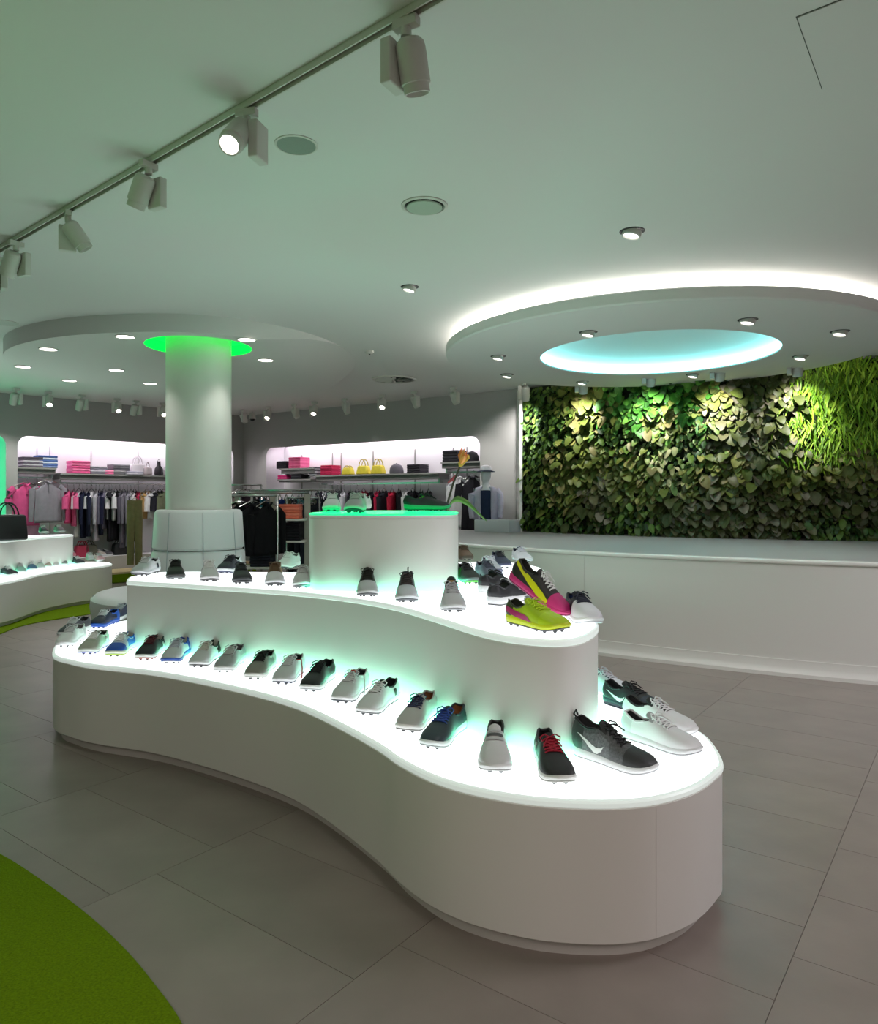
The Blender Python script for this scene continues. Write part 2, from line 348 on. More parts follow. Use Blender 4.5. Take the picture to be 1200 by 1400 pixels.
def put_leaf(u, z, kind, sz, offn, single_leaf):
    global NS
    p, n, d = lf(u)
    down = rng.uniform(.15, 1.1) if kind != 'D' else rng.uniform(.7, 1.25)
    yv = (Vector((n.x, n.y, 0))*math.cos(down)+Vector((0, 0, -1))*math.sin(down)); yv = (yv+Vector((d.x, d.y, 0))*rng.uniform(-.8, .8)).normalized()
    xv = (Vector((d.x, d.y, 0))+Vector((0, 0, 1))*rng.uniform(-.4, .4)); xv = (xv-yv*xv.dot(yv)).normalized(); zv = xv.cross(yv)
    if zv.z < 0: xv = -xv; zv = -zv
    M = Matrix(((xv.x, yv.x, zv.x, p.x+n.x*offn), (xv.y, yv.y, zv.y, p.y+n.y*offn), (xv.z, yv.z, zv.z, z), (0, 0, 0, 1)))
    mi = SPK.index(kind)*4+rng.choice((0, 0, 1, 2, 2, 3))
    if single_leaf:
        if (kind, mi) not in single:
            V, Fc = leaf_shape(kind, .15, rng); single[kind, mi] = mesh('leaf', V, Fc, ALLM[mi], lw); o = single[kind, mi]
        else: o = bpy.data.objects.new('leaf', single[kind, mi].data); C.objects.link(o); o.parent = lw
        o.matrix_world = M; NS += 1
    else:
        V, Fc = leaf_shape(kind, sz, rng); mass.add(V, Fc, mi, M)
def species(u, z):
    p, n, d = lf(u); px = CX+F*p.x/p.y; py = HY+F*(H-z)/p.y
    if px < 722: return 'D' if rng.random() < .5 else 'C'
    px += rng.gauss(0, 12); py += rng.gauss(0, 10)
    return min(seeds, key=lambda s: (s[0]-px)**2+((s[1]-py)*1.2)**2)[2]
UM = LEN[-1]-.1
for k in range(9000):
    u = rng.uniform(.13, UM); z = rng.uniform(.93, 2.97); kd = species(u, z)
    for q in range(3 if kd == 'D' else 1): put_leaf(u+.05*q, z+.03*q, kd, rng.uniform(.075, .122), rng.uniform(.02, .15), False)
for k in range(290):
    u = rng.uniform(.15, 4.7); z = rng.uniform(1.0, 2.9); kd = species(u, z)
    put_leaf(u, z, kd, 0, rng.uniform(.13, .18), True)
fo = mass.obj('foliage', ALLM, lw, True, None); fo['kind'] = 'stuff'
# ------------------------------------------------------------------ ceiling rafts
def raft(name, cx, cy, r, z0, z1, hole, rec, m):
    hx, hy, hr = hole; o = thing(name[0], name[1], 'ceiling raft', (0, 0, 0))
    holed('soffit', circle(cx, cy, r, 96), [circle(hx, hy, hr, 72)], z0, m, o)
    V = []; Fc = []; n = 96
    for rr, z in ((r, z0), (r+.012, z0+.012), (r+.012, z1-.01), (r, z1)):
        V += [(q.x, q.y, z) for q in circle(cx, cy, rr, n)]
    for k in range(3):
        for i in range(n): Fc.append((k*n+i, k*n+(i+1) % n, (k+1)*n+(i+1) % n, (k+1)*n+i))
    mesh('fascia', V, Fc, m, o, True, None, .6)
    return o
DX, DY, DR = 2.14, 7.22, 2.06
r1 = raft(('ceiling_raft', 'round white ceiling raft with a glowing rim and a lit shallow dome'), DX, DY, DR, 2.80, 2.895, (DX, DY, 1.13), 0, PAINT)
holed('upper_face', circle(DX, DY, DR, 96), [circle(DX, DY, 1.40, 72)], 2.895, PAINT, r1)
MB().lathe([(DR-.26, 2.9), (DR-.21, 2.9), (DR-.21, 2.925), (DR-.26, 2.925), (DR-.26, 2.9)], 96, 0, Matrix.Translation((DX, DY, 0)), caps=False).obj('cove_light', mat('#ffffff', .4, emit=17, ecol='#fffaf2'), r1, True)
MB().lathe([(DR-.35, 2.896), (DR-.35, ZC)], 96, 0, Matrix.Translation((DX, DY, 0)), caps=False).obj('cove_wall', PAINT, r1, True)
MB().lathe([(1.13, 2.80), (1.13, 2.815), (1.30, 2.815), (1.30, 2.86), (1.22, 2.90), (1.0, 2.945), (.7, 2.972), (.35, 2.985), (0.0, 2.988)], 72, 0, Matrix.Translation((DX, DY, 0)), caps=False).obj('dome', mat('#dfeef0', .6), r1, True, .9)
MB().lathe([(1.17, 2.817), (1.27, 2.817), (1.27, 2.83), (1.17, 2.83), (1.17, 2.817)], 72, 0, Matrix.Translation((DX, DY, 0)), caps=False).obj('dome_led', mat('#a0f0f0', .4, emit=8, ecol='#a4f4f2'), r1, True)
KX, KY = -2.296, 7.0
r2 = thing('ceiling_raft', 'broad round white ceiling raft around the column, with a green glowing ring', 'ceiling raft')
RX, RY, RR2, XS = -2.42, 8.36, 2.0, -1.72       # flat up to XS, then sweeping up into the ceiling
zr = lambda x: 2.84+.159*(lambda t: t*t*(3-2*t))(min(1, max(0, (x-XS)/(RX+RXR-XS))))
RXR, RXL = 1.45, 2.27; xa = math.acos((XS-RX)/RXR)
def rp(a): return Vector((RX+(RXR if math.cos(a) > 0 else RXL)*math.cos(a), RY+RR2*math.sin(a)))
cc = [rp(2*PI*k/160) for k in range(160)]
arc = [rp(xa+(2*PI-2*xa)*k/90) for k in range(91)]
holed('soffit', arc, [circle(KX, KY, .49, 72)], 2.84, PAINT, r2)
V = []; Fc = []; n = 24
for k in range(n+1):
    x = XS+(RX+RXR-XS)*k/n; hh = RR2*math.sqrt(max(0, 1-((x-RX)/RXR)**2)); V += [(x, RY-hh, zr(x)), (x, RY+hh, zr(x))]
for k in range(n): Fc.append((2*k, 2*k+2, 2*k+3, 2*k+1))
mesh('soffit_sweep', V, Fc, PAINT, r2)
V = []; Fc = []
for p in cc: V += [(p.x, p.y, zr(p.x)), (p.x, p.y, ZC)]
N_ = len(cc)
for k in range(N_): Fc.append((2*k, 2*((k+1) % N_), 2*((k+1) % N_)+1, 2*k+1))
mesh('fascia', V, Fc, PAINT, r2)
MB().lathe([(.49, 2.84), (.52, 2.87), (.52, 2.95), (.31, 2.95)], 64, 0, Matrix.Translation((KX, KY, 0)), caps=False).obj('green_ring_light', GREENL, r2, True)
# ------------------------------------------------------------------ column with round seat
col = thing('column', 'round white column rising from a padded seat to the green ring', 'column', (KX, KY, 0)); col['kind'] = 'structure'
MB().lathe([(.30, .02), (.30, 2.945)], 56).obj('shaft', mat('#d9dad4', .45), col, True)
seat = thing('round_seat', 'white padded circular bench wrapped around the column', 'seat', (KX, KY, 0))
MB().lathe([(.86, 0), (.86, .10), (.88, .11), (.915, .24), (.945, .42), (.94, .48), (.90, .515), (.82, .525), (.44, .525)], 56, caps=False).obj('seat_cushion', LEATH, seat, True)
for zz0, zz1, r0, r1_ in ((.53, .909, .445, .42), (.912, 1.285, .42, .395)):
    MB().lathe([(r0-.02, zz0), (r0, zz0+.02), (r1_+.005, zz1-.03), (r1_-.015, zz1-.004), (r1_-.04, zz1), (.302, zz1)], 56, caps=False).obj('backrest_pad', LEATH, seat, True)
for k in range(8):
    sm = MB()
    a = 2*PI*k/8+math.radians(-112); c, s = math.cos(a), math.sin(a)
    sm.tube([(c*.447, s*.447, .54), (c*.424, s*.424, .905), (c*.422, s*.422, .93), (c*.398, s*.398, 1.262)], .004, 5)
    sm.obj('piping', mat('#aab0b8', .5), seat); sm = MB()
    sm.tube([(c*.918, s*.918, .24), (c*.947, s*.947, .42), (c*.915, s*.915, .512)], .003, 5)
    sm.obj('piping', mat('#aab0b8', .5), seat)
# ------------------------------------------------------------------ display podiums
ZT = (.49, .895, 1.312)
T1 = [(72.5, 893), (96.7, 902.5), (133, 909), (207, 917), (280, 930), (353, 946.5), (408, 963), (457, 985), (514, 1016), (545, 1037), (591, 1060), (648, 1077), (725, 1090), (802, 1095), (860, 1094), (905, 1088), (950, 1074), (978, 1055), (987, 1040)]
t1 = [at(x, y, .49) for x, y in T1]+[Vector(p) for p in ((1.02, 2.76), (1.0, 2.92), (.93, 3.12), (.85, 3.5), (.83, 4.2), (.98, 5.0), (1.0, 5.8), (.6, 6.35), (0, 6.2), (-.5, 5.65), (-1.1, 5.4), (-1.75, 5.5), (-2.2, 5.5), (-2.44, 5.2), (-2.44, 4.75))]
t2 = [Vector(p) for p in ((-1.9, 4.46), (-1.84, 4.40), (-1.5, 4.26), (-1.11, 4.08), (-.75, 3.9), (-.46, 3.69), (-.205, 3.41), (0, 3.06), (.12, 2.83), (.239, 2.67), (.387, 2.59), (.50, 2.63), (.60, 2.80), (.645, 3.0), (.655, 3.3), (.60, 3.9), (.62, 4.5), (.72, 5.0), (.70, 5.4), (.45, 5.75), (0, 5.6), (-.35, 5.2), (-.9, 4.95), (-1.5, 4.98), (-1.88, 4.95), (-1.97, 4.7))]
t3 = [Vector(p) for p in ((-.69, 3.98), (-.5, 3.90), (-.25, 3.87), (-.02, 3.9), (.08, 4.02), (.108, 4.25), (.10, 4.6), (-.08, 4.9), (-.4, 4.95), (-.66, 4.75), (-.745, 4.35))]
def podium(label, outs, mats_top, samples=7, zf=0):
    root = thing('display_podium', label, 'display')
    for k, out in enumerate(outs):
        o = spline(out, samples); zb = (0, ZT[0], ZT[1])[k]; zt = ZT[k]; top, edge = mats_top[k]
        if k == 0:
            loft('plinth', o, [(.045, zf), (.045, .055)], mat('#cfcdc8', .5), root, True, False)
            tier = loft('tier', o, [(.045, .055), (.006, .055), (0, .061), (0, zt-.028), (.003, zt-.024)], WHITE, root, False, False)
        else: tier = loft('tier', o, [(0, zb+.001), (0, zt-.028), (.003, zt-.024)], WHITE, root, False, False)
        if k == 2: loft('lit_top', o, [(.003, zt-.024), (.001, zt-.010), (-.001, zt-.009), (-.001, zt-.003), (.003, zt)], [WHITE, top, edge], tier, True, True, [0, 0, 2, 2, 1])
        else: loft('lit_top', o, [(.001, zt-.024), (-.003, zt-.020), (-.003, zt-.008), (.002, zt-.002), (.012, zt)], [edge, top], tier, True, True, [0, 0, 0, 0, 1])
        if k: loft('led_strip', o, [(-.001, zb+.004), (-.030, zb+.004), (-.036, zb+.0015), (-.036, zb+.0005)], TEAL, tier, False, False)
    return root
pod = podium('three tier white serpentine podium with glowing shelves of shoes', [t1, t2, t3], [(TOP1, EDGE), (TOP1, EDGE), (TOPG, EDGEG)])
sx, sy = min((q for q in spline(t1, 60) if q.y < 3), key=lambda q: abs(CX+F*q.x/q.y-897)); MB().box((sx-.0005, sy-.0003, .065), (sx+.0006, sy+.02, .455)).obj('panel_joint', mat('#cfcdc9', .5), pod)
q1 = [Vector(p) for p in ((-4.80, 7.2), (-4.66, 7.9), (-4.74, 8.75), (-4.65, 9.3), (-4.48, 9.75), (-4.52, 10.1), (-4.9, 10.35), (-5.6, 9.9), (-6.3, 9.0), (-6.6, 8.0), (-6.4, 6.9), (-5.8, 6.3), (-5.1, 6.5))]
q2 = [Vector(p) for p in ((-5.25, 7.6), (-5.08, 8.5), (-5.08, 9.2), (-4.97, 9.78), (-5.0, 9.98), (-5.2, 9.95), (-5.6, 9.5), (-6.0, 8.9), (-6.2, 8.1), (-6.0, 7.3), (-5.6, 7.1))]
pod2 = podium('two tier white podium on green carpet beyond the seat, black handbag on it', [q1, q2], [(TOP1, EDGE), (TOP1, EDGE)], 7, .0125)
# carpets
def carpet(label, pts, z=.012):
    o = loft('carpet', spline(pts, 8), [(0, .0005), (0, z-.003), (.004, z)], CARPET, None, True, True); return tag(o, label, 'carpet')
fl = lambda x, y: at(x, y, .012)
carpet('bright green pile carpet with curved edge in the near corner of the floor', [fl(-60, 1142), fl(0, 1166), fl(60, 1204), fl(120, 1249), fl(170, 1295), fl(210, 1342), fl(250, 1400), fl(275, 1480), Vector((-.66, 1.2)), Vector((-1.1, .5)), Vector((-2.4, .4)), Vector((-3.2, 1.6)), Vector((-2.7, 2.6))])
carpet('strip of green carpet showing beneath the far podium', [(-4.55, 7.0), (-4.53, 7.9), (-4.42, 8.3), (-4.16, 8.75), (-3.9, 9.3), (-4.1, 10.3), (-4.9, 10.6), (-6.2, 9.6), (-7.0, 8.2), (-6.8, 6.6), (-5.6, 5.9)])
st = thing('carpeted_step', 'low step with green carpet riser and pale wooden tread below the clothes niche', 'step')
wallbar('riser', 'L', uL(60), cu-.3, .012, .15, .02, .62, CARPET, st); wallbar('tread', 'L', uL(60)-.01, cu-.29, .15, .18, .015, .635, mat('#d2bd92', .5, noise=.1, nscale=8), st)
# ------------------------------------------------------------------ lamps and ceiling fittings
def track_head(label, loc, aim, lit=True, power=0, s=1.0, group=None, tilt=35, boxside=1, size=45, target=None):
    """loc: point under the track; aim: plan angle the lens looks towards"""
    t = thing('track_spotlight', label, 'spotlight', loc, aim, group)
    MB().box((-.045*s, -.016*s, -.03*s), (.045*s, .016*s, 0)).lathe([(.018*s, -.06*s), (.018*s, -.03*s)], 14).obj('adapter', FIT, t)
    bx = .052*s*boxside
    b = rbox('gear_box', .042*s, .095*s, .15*s, .006*s, FIT, t); b.location = (bx, 0, -.215*s)
    R = Matrix.Rotation(math.radians(tilt), 4, 'X'); M = Matrix.Translation((-bx*.25, 0, -.07*s)) @ R
    hd = MB()
    hd.lathe([(.036*s, 0), (.047*s, -.012*s), (.05*s, -.03*s), (.05*s, -.135*s), (.044*s, -.137*s), (.044*s, -.165*s), (.038*s, -.165*s), (.036*s, -.150*s)], 20, 0, M, caps=False)
    hd.lathe([(.001, .002*s), (.036*s, 0)], 20, 0, M, caps=False); h = hd.obj('lamp_head', FIT, t, True, .5)
    MB().lathe([(.0005, -.149*s), (.037*s, -.150*s)], 20, 0, M, caps=False).obj('lens', GLOW if lit else mat('#cfd0cc', .3), t, True)
    if power:
        q = Matrix.Translation(loc) @ Matrix.Rotation(aim, 4, 'Z') @ M
        a = q @ Vector((0, 0, -.185*s)); b2 = q @ Vector((0, 0, -2)); spot(a, target or b2, power, size)
    return t
def rail(name, label, pts, z=ZC, wd=.018):
    t = thing(name, label, 'track'); a, b = Vector(pts[0]), Vector(pts[1]); d = (b-a); L = d.length; t.location = (a.x, a.y, z-.0); t.rotation_euler = (0, 0, math.atan2(d.y, d.x))
    MB().box((0, -wd, -.026), (L, -wd+.006, 0)).box((0, wd-.006, -.026), (L, wd, 0)).box((0, -wd, -.004), (L, wd, 0)).obj('channel', FIT, t)
    MB().box((0, -.004, -.012), (L, .004, -.004)).obj('conductor', mat('#5a4a30', .5), t); return t
rail('lighting_track', 'long white lighting track running diagonally across the near ceiling', [(.55, 1.85), (-4.2, 5.85)])
near = [(555, 26, 'nearest white track spotlight, tilted away, large under the near end of the track', -30, 18, False, 20, 1.0, -1),
        (337, 150, 'white track spotlight shining brightly towards us beside the round ceiling speaker', 165, 42, True, 22, 1.0, -1),
        (203, 222, 'white track spotlight with a thin bright lower rim, third along the near track', 60, 30, True, 24, .95, 1),
        (93, 290, 'unlit white track spotlight with its head turned away, fourth along the near track', -60, 35, False, 15, .95, -1),
        (22, 330, 'small white track spotlight fifth along the near track, close to the picture edge', 60, 30, False, 15, .95, 1),
        (-6, 352, 'white track spotlight cut by the picture edge, last one along the near track', 30, 20, False, 0, .95, 1)]
for px, py, lab, az, tl_, lit, pw, s, bs in near:
    d = (ZC-.026-H)*F/(HY-py); x = (px-CX)/F*d
    track_head(lab, (x, d, ZC-.026), math.radians(az), lit, pw, s, 'spotlights on the near track', tl_, bs)
# leaf wall spots
for px, lab in ((719, 'white spotlight at the white trim, first over the leafy wall'), (797, 'white spotlight second from the trim over the leafy wall'), (884, 'white spotlight in the middle of five over the leafy wall'), (977, 'white spotlight fourth from the trim over the leafy wall'), (1092, 'white spotlight fifth and last over the leafy wall')):
    k = (px-CX)/F; best = min(LF, key=lambda q: abs(q.x/q.y-k)); n = Vector((-.6, -.8)); q = best*( (best.length-.75)/best.length )
    track_head(lab, (q.x, q.y, ZC-.012), math.atan2(-(best.x-q.x), best.y-q.y), False, 82, 1.2, 'spotlights over the leafy wall', 28, -1, 82, (best.x, best.y, 2.25))
LO = .75
for i, (px, lit) in enumerate(((22, 0), (66, 1), (112, 0), (160, 1), (186, 0), (222, 1))):
    p = on('L', px, LO); track_head('white track spotlight over the far striped-shirt niche, number %s counted from the green panel' % ('one', 'two', 'three', 'four', 'five', 'six')[i], (p.x, p.y, ZC-.01), math.atan2(-(-LWN.x), -LWN.y) if not lit else 3.64, bool(lit), 26, 1.08, 'spotlights over the striped-shirt niche', 32 if not lit else 38, 1, 75, (p.x-LWN.x*.9, p.y-LWN.y*.9, 1.1))
for i, (px, lit) in enumerate(((331, 0), (367, 1), (402, 0), (430, 1), (471, 0), (523, 1), (566, 0), (620, 0))):
    p = on('R', px, LO); track_head('white track spotlight over the yellow-bag niche, number %s counted from the room corner' % ('one', 'two', 'three', 'four', 'five', 'six', 'seven', 'eight')[i], (p.x, p.y, ZC-.01), math.atan2(RWN.x, -RWN.y) if not lit else 3.0, bool(lit), 26, 1.08, 'spotlights over the yellow-bag niche', 32 if not lit else 38, 1, 75, (p.x-RWN.x*.9, p.y-RWN.y*.9, 1.1))
def downlight(label, px, py, z, r, group, power, proud=.0, gimbal=False, size=95):
    d = (z-H)*F/(HY-py); x = (px-CX)/F*d; t = thing('downlight', label, 'downlight', (x, d, z), 0, group)
    if gimbal:
        MB().lathe([(r*.72, -.002), (r*1.25, -.002), (r*1.25, .0)], 28, caps=False).obj('dark_gap', mat('#25282a', .6), t, True)
        M = Matrix.Rotation(math.radians(12), 4, 'Y')
        MB().lathe([(r*.95, .0), (r*.95, -.03), (r*.80, -.034), (r*.72, -.026)], 28, 0, M, caps=False).obj('bezel', FIT, t, True)
        MB().lathe([(.0005, -.027), (r*.74, -.027)], 28, 0, M, caps=False).obj('lens', GLOWS, t, True)
    else:
        MB().lathe([(r*1.12, 0), (r*1.12, -.006), (r, -.008), (r*.98, -.003)], 28, caps=False).obj('bezel', FIT, t, True)
        MB().lathe([(.0005, -.004), (r*.99, -.004)], 28, caps=False).obj('lens', GLOWS, t, True)
    if power: spot((x, d, z-.05), (x, d, 0), power, size, (1, .96, .92), .7)
names8 = ['nearest the rim at the far end from the leaf trim', '', '', '', '', '', '', '']
for i, (px, py, lab) in enumerate(((681, 487, 'gimbal downlight at the narrow tip of the glowing ceiling raft'), (804, 454, 'gimbal downlight between the raft rim and the dome, near side, first'), (1022, 437, 'gimbal downlight closest to us under the glowing raft'), (1148, 453, 'gimbal downlight beyond the dome at the wide side of the raft'),
        (1094, 487, 'gimbal downlight over the bright fern patch under the raft'), (947, 512, 'gimbal downlight at the raft edge above the middle leaf spotlights'), (796, 522, 'gimbal downlight at the raft edge above the second leaf spotlight'), (693, 512, 'gimbal downlight at the raft edge nearest the white trim'))):
    downlight(lab, px, py, 2.8, .062, 'gimbal downlights under the glowing raft', 15, 0, True)
for px, py, lab in ((66, 477, 'flat round downlight near the raft edge, left of the front one'), (171, 460, 'flat round downlight in front of the column, nearest of its raft'), (31, 501, 'flat round downlight at the outer end of the column raft'), (159, 506, 'flat round downlight in the middle of the column raft'), (95, 520, 'flat round downlight at the back outer rim of the column raft'), (205, 524, 'flat round downlight just behind and beside the column shaft'),
        (337, 464, 'flat round downlight touching the green ring on its near side'), (363, 492, 'flat round downlight past the column next to the green ring')):
    downlight(lab, px, py, 2.84, .078, 'flat downlights of the column raft', 16)
downlight('flat round downlight alone on the far ceiling beyond the column raft', 397, 530, ZC, .08, None, 14)
downlight('gimbal downlight on the open ceiling before the glowing raft', 864, 316, ZC, .06, None, 20, 0, True)
downlight('small gimbal downlight in the middle of the bare ceiling', 560, 392, ZC, .055, None, 16, 0, True)
def ceil_pt(px, py, z=ZC): d = (z-H)*F/(HY-py); return ((px-CX)/F*d, d, z)
def speaker(label, px, py, r, m, gap=False):
    t = thing('ceiling_speaker', label, 'speaker', ceil_pt(px, py))
    MB().lathe([(r*1.1, 0), (r*1.1, -.004), (r, -.006), (r*.98, -.003)], 36, caps=False).obj('rim', FIT, t, True)
    MB().lathe([(.0005, -.004), (r*.985, -.004)], 36, caps=False).obj('grille', m, t, True)
    return t
speaker('round grey ceiling speaker grille beside the bright near spotlight', 405, 198, .088, mat('#87938a', .8, noise=.1, nscale=300))
speaker('round white ceiling speaker above the far podium at the picture edge', 6, 441, .105, mat('#c3c6c2', .7))
t = thing('air_valve', 'round air valve with a dark gap and floating disc on the ceiling', 'vent', ceil_pt(580, 281))
MB().lathe([(.128, 0), (.128, -.006), (.112, -.010), (.106, 0)], 36, caps=False).obj('rim', FIT, t, True)
MB().lathe([(.0005, -.001), (.107, -.001)], 36, caps=False).obj('dark_throat', mat('#303531', .8), t, True)
MB().lathe([(.0005, -.022), (.07, -.022), (.096, -.016), (.098, -.010), (.0005, -.008)], 36, caps=False).obj('disc', mat('#a9b8aa', .6), t, True)
t = thing('swirl_diffuser', 'round ventilation diffuser with radial vanes on the far ceiling', 'vent', ceil_pt(539, 518))
MB().lathe([(.30, 0), (.30, -.012), (.27, -.02), (.26, -.004)], 36, caps=False).obj('rim', FIT, t, True)
MB().lathe([(.0005, -.002), (.265, -.002)], 36, caps=False).obj('dark_throat', mat('#1d1f20', .8), t, True)
for k in range(12):
    o = MB().box((.05, -.022, -.016), (.255, .022, -.013)).obj('vane', FIT, t); o.rotation_euler = (.5, 0, 2*PI*k/12)
t = thing('smoke_detector', 'small white round smoke detector on the ceiling before the diffuser', 'detector', ceil_pt(505, 480)); MB().lathe([(.05, 0), (.05, -.015), (.035, -.03), (.0005, -.032)], 24, caps=False).obj('housing', FIT, t, True)
MB().lathe([(.008, -.04), (.008, -.03)], 10).obj('sensor', DARK, t, True)
p = on('R', 345, .4); t = thing('dome_camera', 'tiny black dome camera at the corner of the far walls', 'camera', (p.x, p.y, zat(572, p.y)))
MB().lathe([(.05, .1), (.06, .0), (.055, -.01)], 18).obj('housing', FIT, t, True); MB().lathe([(.045, -.01), (.035, -.04), (.0005, -.055)], 18, caps=False).obj('dome', mat('#050505', .1), t, True)
MB().lathe([(.012, .1), (.012, ZC-zat(572, p.y))], 10).obj('stem', FIT, t, True)
hc = Vector(ceil_pt(1123, 122)[:2]); hd_ = (Vector(ceil_pt(1088, 24)[:2])-hc).normalized(); he = (Vector(ceil_pt(1200, 97)[:2])-hc).normalized()
t = thing('ceiling_hatch', 'square ceiling access hatch with thin dark joint near the picture corner', 'hatch', (hc.x, hc.y, ZC))
def quad_plate(a0, a1, b0, b1, z0, z1):
    V = []
    for z in (z0, z1):
        for a, b in ((a0, b0), (a1, b0), (a1, b1), (a0, b1)): q = hd_*a+he*b; V.append((q.x, q.y, z))
    return V, [(3, 2, 1, 0), (4, 5, 6, 7), (0, 1, 5, 4), (1, 2, 6, 5), (2, 3, 7, 6), (3, 0, 4, 7)]
MB().add(*quad_plate(.004, .53, .004, .53, -.004, -.0005)).obj('panel', PAINT, t); MB().add(*quad_plate(0, .534, 0, .534, -.0015, -.0002)).obj('joint', mat('#50544f', .9), t)
# ------------------------------------------------------------------ shoes
WS = [(0, 0), (.015, .013), (.05, .0265), (.12, .0325), (.3, .0325), (.45, .0345), (.6, .0425), (.72, .047), (.82, .0468), (.9, .0415), (.95, .0325), (.98, .0215), (.995, .010), (1, 0)]
RIM = [(0, .090), (.04, .098), (.12, .086), (.22, .074), (.32, .079), (.41, .098)]
TOPZ = [(.38, .104), (.46, .100), (.55, .091), (.64, .081), (.72, .073), (.82, .065), (.9, .057), (.96, .046), (1, .032)]
NSH, KV, KR = 26, 9, 4
def make_shoe(spec, root):
    """spec: U upper, H heel, T toe, G tongue, S midsole, O outsole, L laces, I lining, plus hi (collar rise), mark (side mark), cleat, pull"""
    L = spec.get('len', .31); hi = spec.get('hi', 0); wk = spec.get('wide', 1.15); cl = .008 if spec.get('cleat', 1) else 0
    thick = spec.get('thick', 1.0)
    def sole(s): return cl+thick*interp([(0, .030), (.3, .026), (.55, .021), (.8, .019), (1, .017)], s)
    def spring(s): return .014*max(0, (s-.75)/.25)**2+.004*max(0, (.08-s)/.08)
    S = [.5-.5*math.cos(PI*i/(NSH-1)) for i in range(NSH)]
    def section(s):
        wd = interp(WS, s)*wk; zs = sole(s)+spring(s); y = (s-.5)*L; pts = []; ct = .006*math.sin(PI*s)
        op = s < .405
        rim = interp(RIM, s)+hi*(1 if s < .38 else .8); top = interp(TOPZ, s)+(hi*max(0, (.62-s)/.24)*.9 if s < .62 else 0)
        for j in range(-KV, KV+1):
            v = abs(j)/KV; sg = 1 if j > 0 else -1 if j < 0 else 0
            if op:
                vr = KR/KV
                if v >= vr-1e-6:
                    t = (1-v)/(1-vr); x = wd*(1+.06*math.sin(PI*min(1, t*1.3))-.30*t**1.6); z = zs+(rim-zs)*t; yy = y+(.010*math.sin(PI*t) -.004*t)*(-1 if s < .1 else 0)
                else:
                    xr = wd*.70; k = {3: (.80, None), 2: (.68, .012), 1: (.35, .010), 0: (0, .010)}[abs(j)]
                    x = xr*k[0]; z = (rim-.014) if k[1] is None else zs+k[1]; yy = y
            else:
                a = v*PI/2; bx = interp([(.4, .80), (.7, .72), (1, .62)], s)
                x = wd*math.sin(a)**bx*(1 if v < 1 else 1); z = zs+(top-zs)*max(0, math.cos(a))**.72; yy = y
                if s > .9: yy = y+.006*math.cos(a)*0
            pts.append(Vector((sg*x+ct, yy, z)))
        return pts
    G = [section(s) for s in S]; NJ = 2*KV+1
    def surf(s, v):
        s = min(max(s, 0), 1); k = 0
        while k < NSH-2 and S[k+1] < s: k += 1
        a = (s-S[k])/(S[k+1]-S[k]); jf = (v+1)/2*(NJ-1); j = min(int(jf), NJ-2); b = jf-j
        P = (G[k][j]*(1-b)+G[k][j+1]*b)*(1-a)+(G[k+1][j]*(1-b)+G[k+1][j+1]*b)*a
        du = G[k+1][j]-G[k][j]; dv = G[k][j+1]-G[k][j]; n = dv.cross(du)
        if n.length < 1e-12: n = Vector((0, 0, 1))
        n.normalize(); c = Vector((.003, (s-.5)*L, .035))
        if n.dot(P-c) < 0: n = -n
        return P, n
    def zone(i, j):
        s = (S[i]+S[i+1])/2; v = abs((j+.5)-KV)/KV
        if s < .405 and v < KR/KV: return 'I'
        if .405 <= s < .44 and v < KR/KV-.05: return 'G'
        if spec.get('vel') is None and .44 <= s < .66 and v < .20: return 'G'
        if s < .20: return 'H'
        if s > spec.get('toe_at', .72): return 'T'
        if 'Q' in spec and s < .55 and v > .5: return 'Q'
        return 'U'
    spec.setdefault('G', '#%02x%02x%02x' % tuple(int(int((spec['U']*2 if 0 else spec['U'])[q:q+2], 16)*.72) for q in (1, 3, 5)))  # default tongue is a darkened upper colour: throat shade put into the colour
    parts = {}
    for i in range(NSH-1):
        for j in range(NJ-1): parts.setdefault(zone(i, j), []).append((i*NJ+j, i*NJ+j+1, (i+1)*NJ+j+1, (i+1)*NJ+j))
    flat = [p for r in G for p in r]; nm = {'I': 'lining', 'G': 'tongue', 'H': 'heel_counter', 'T': 'toe_box', 'U': 'upper', 'Q': 'quarter'}
    merged = {}
    for z, fs in parts.items():
        key = z; c = spec.get(z, spec['U'])
        if z in 'HTQ' and c == spec['U']: key = 'U'
        merged.setdefault(key, []).extend(fs)
    kn = spec.get('knit', 0)
    for z, fs in merged.items():
        used = sorted({k for f in fs for k in f}); mp = {k: n for n, k in enumerate(used)}
        c = spec.get(z, spec['U'])
        m = mat(c, spec.get('rough', .5), noise=.5 if kn and z in 'UQ' else 0, nscale=160 if kn else 30, bump=.25 if kn or z == 'I' else .08, bscale=300, name='shoe_fabric')
        mesh(nm[z], [flat[k] for k in used], [tuple(mp[k] for k in f) for f in fs], m, root)
    # soles
    def ring(off, zf): return [(x*1, y, zf(s)) for s, x, y in [(s, interp(WS, s)*wk+off, (s-.5)*L*(1+2*off/L)) for s in S]]
    def slab(name, z0, z1, off, m):
        V = []; Fc = []; n = len(S)
        for o, zf in ((off-.003, z0), (off, lambda s: z0(s)+(z1(s)-z0(s))*.3), (off+.0008, lambda s: z0(s)+(z1(s)-z0(s))*.7), (off-.003, z1)):
            ct = lambda s: .006*math.sin(PI*s)
            R = ring(o, zf); loop = [(x+ct(S[i]), y, z) for i, (x, y, z) in enumerate(R)]+[(-x+ct(S[len(S)-1-i]), y, z) for i, (x, y, z) in enumerate(reversed(R))][1:-1]
            V += loop
        N = len(V)//4
        for k in range(3):
            for i in range(N): Fc.append((k*N+i, k*N+(i+1) % N, (k+1)*N+(i+1) % N, (k+1)*N+i))
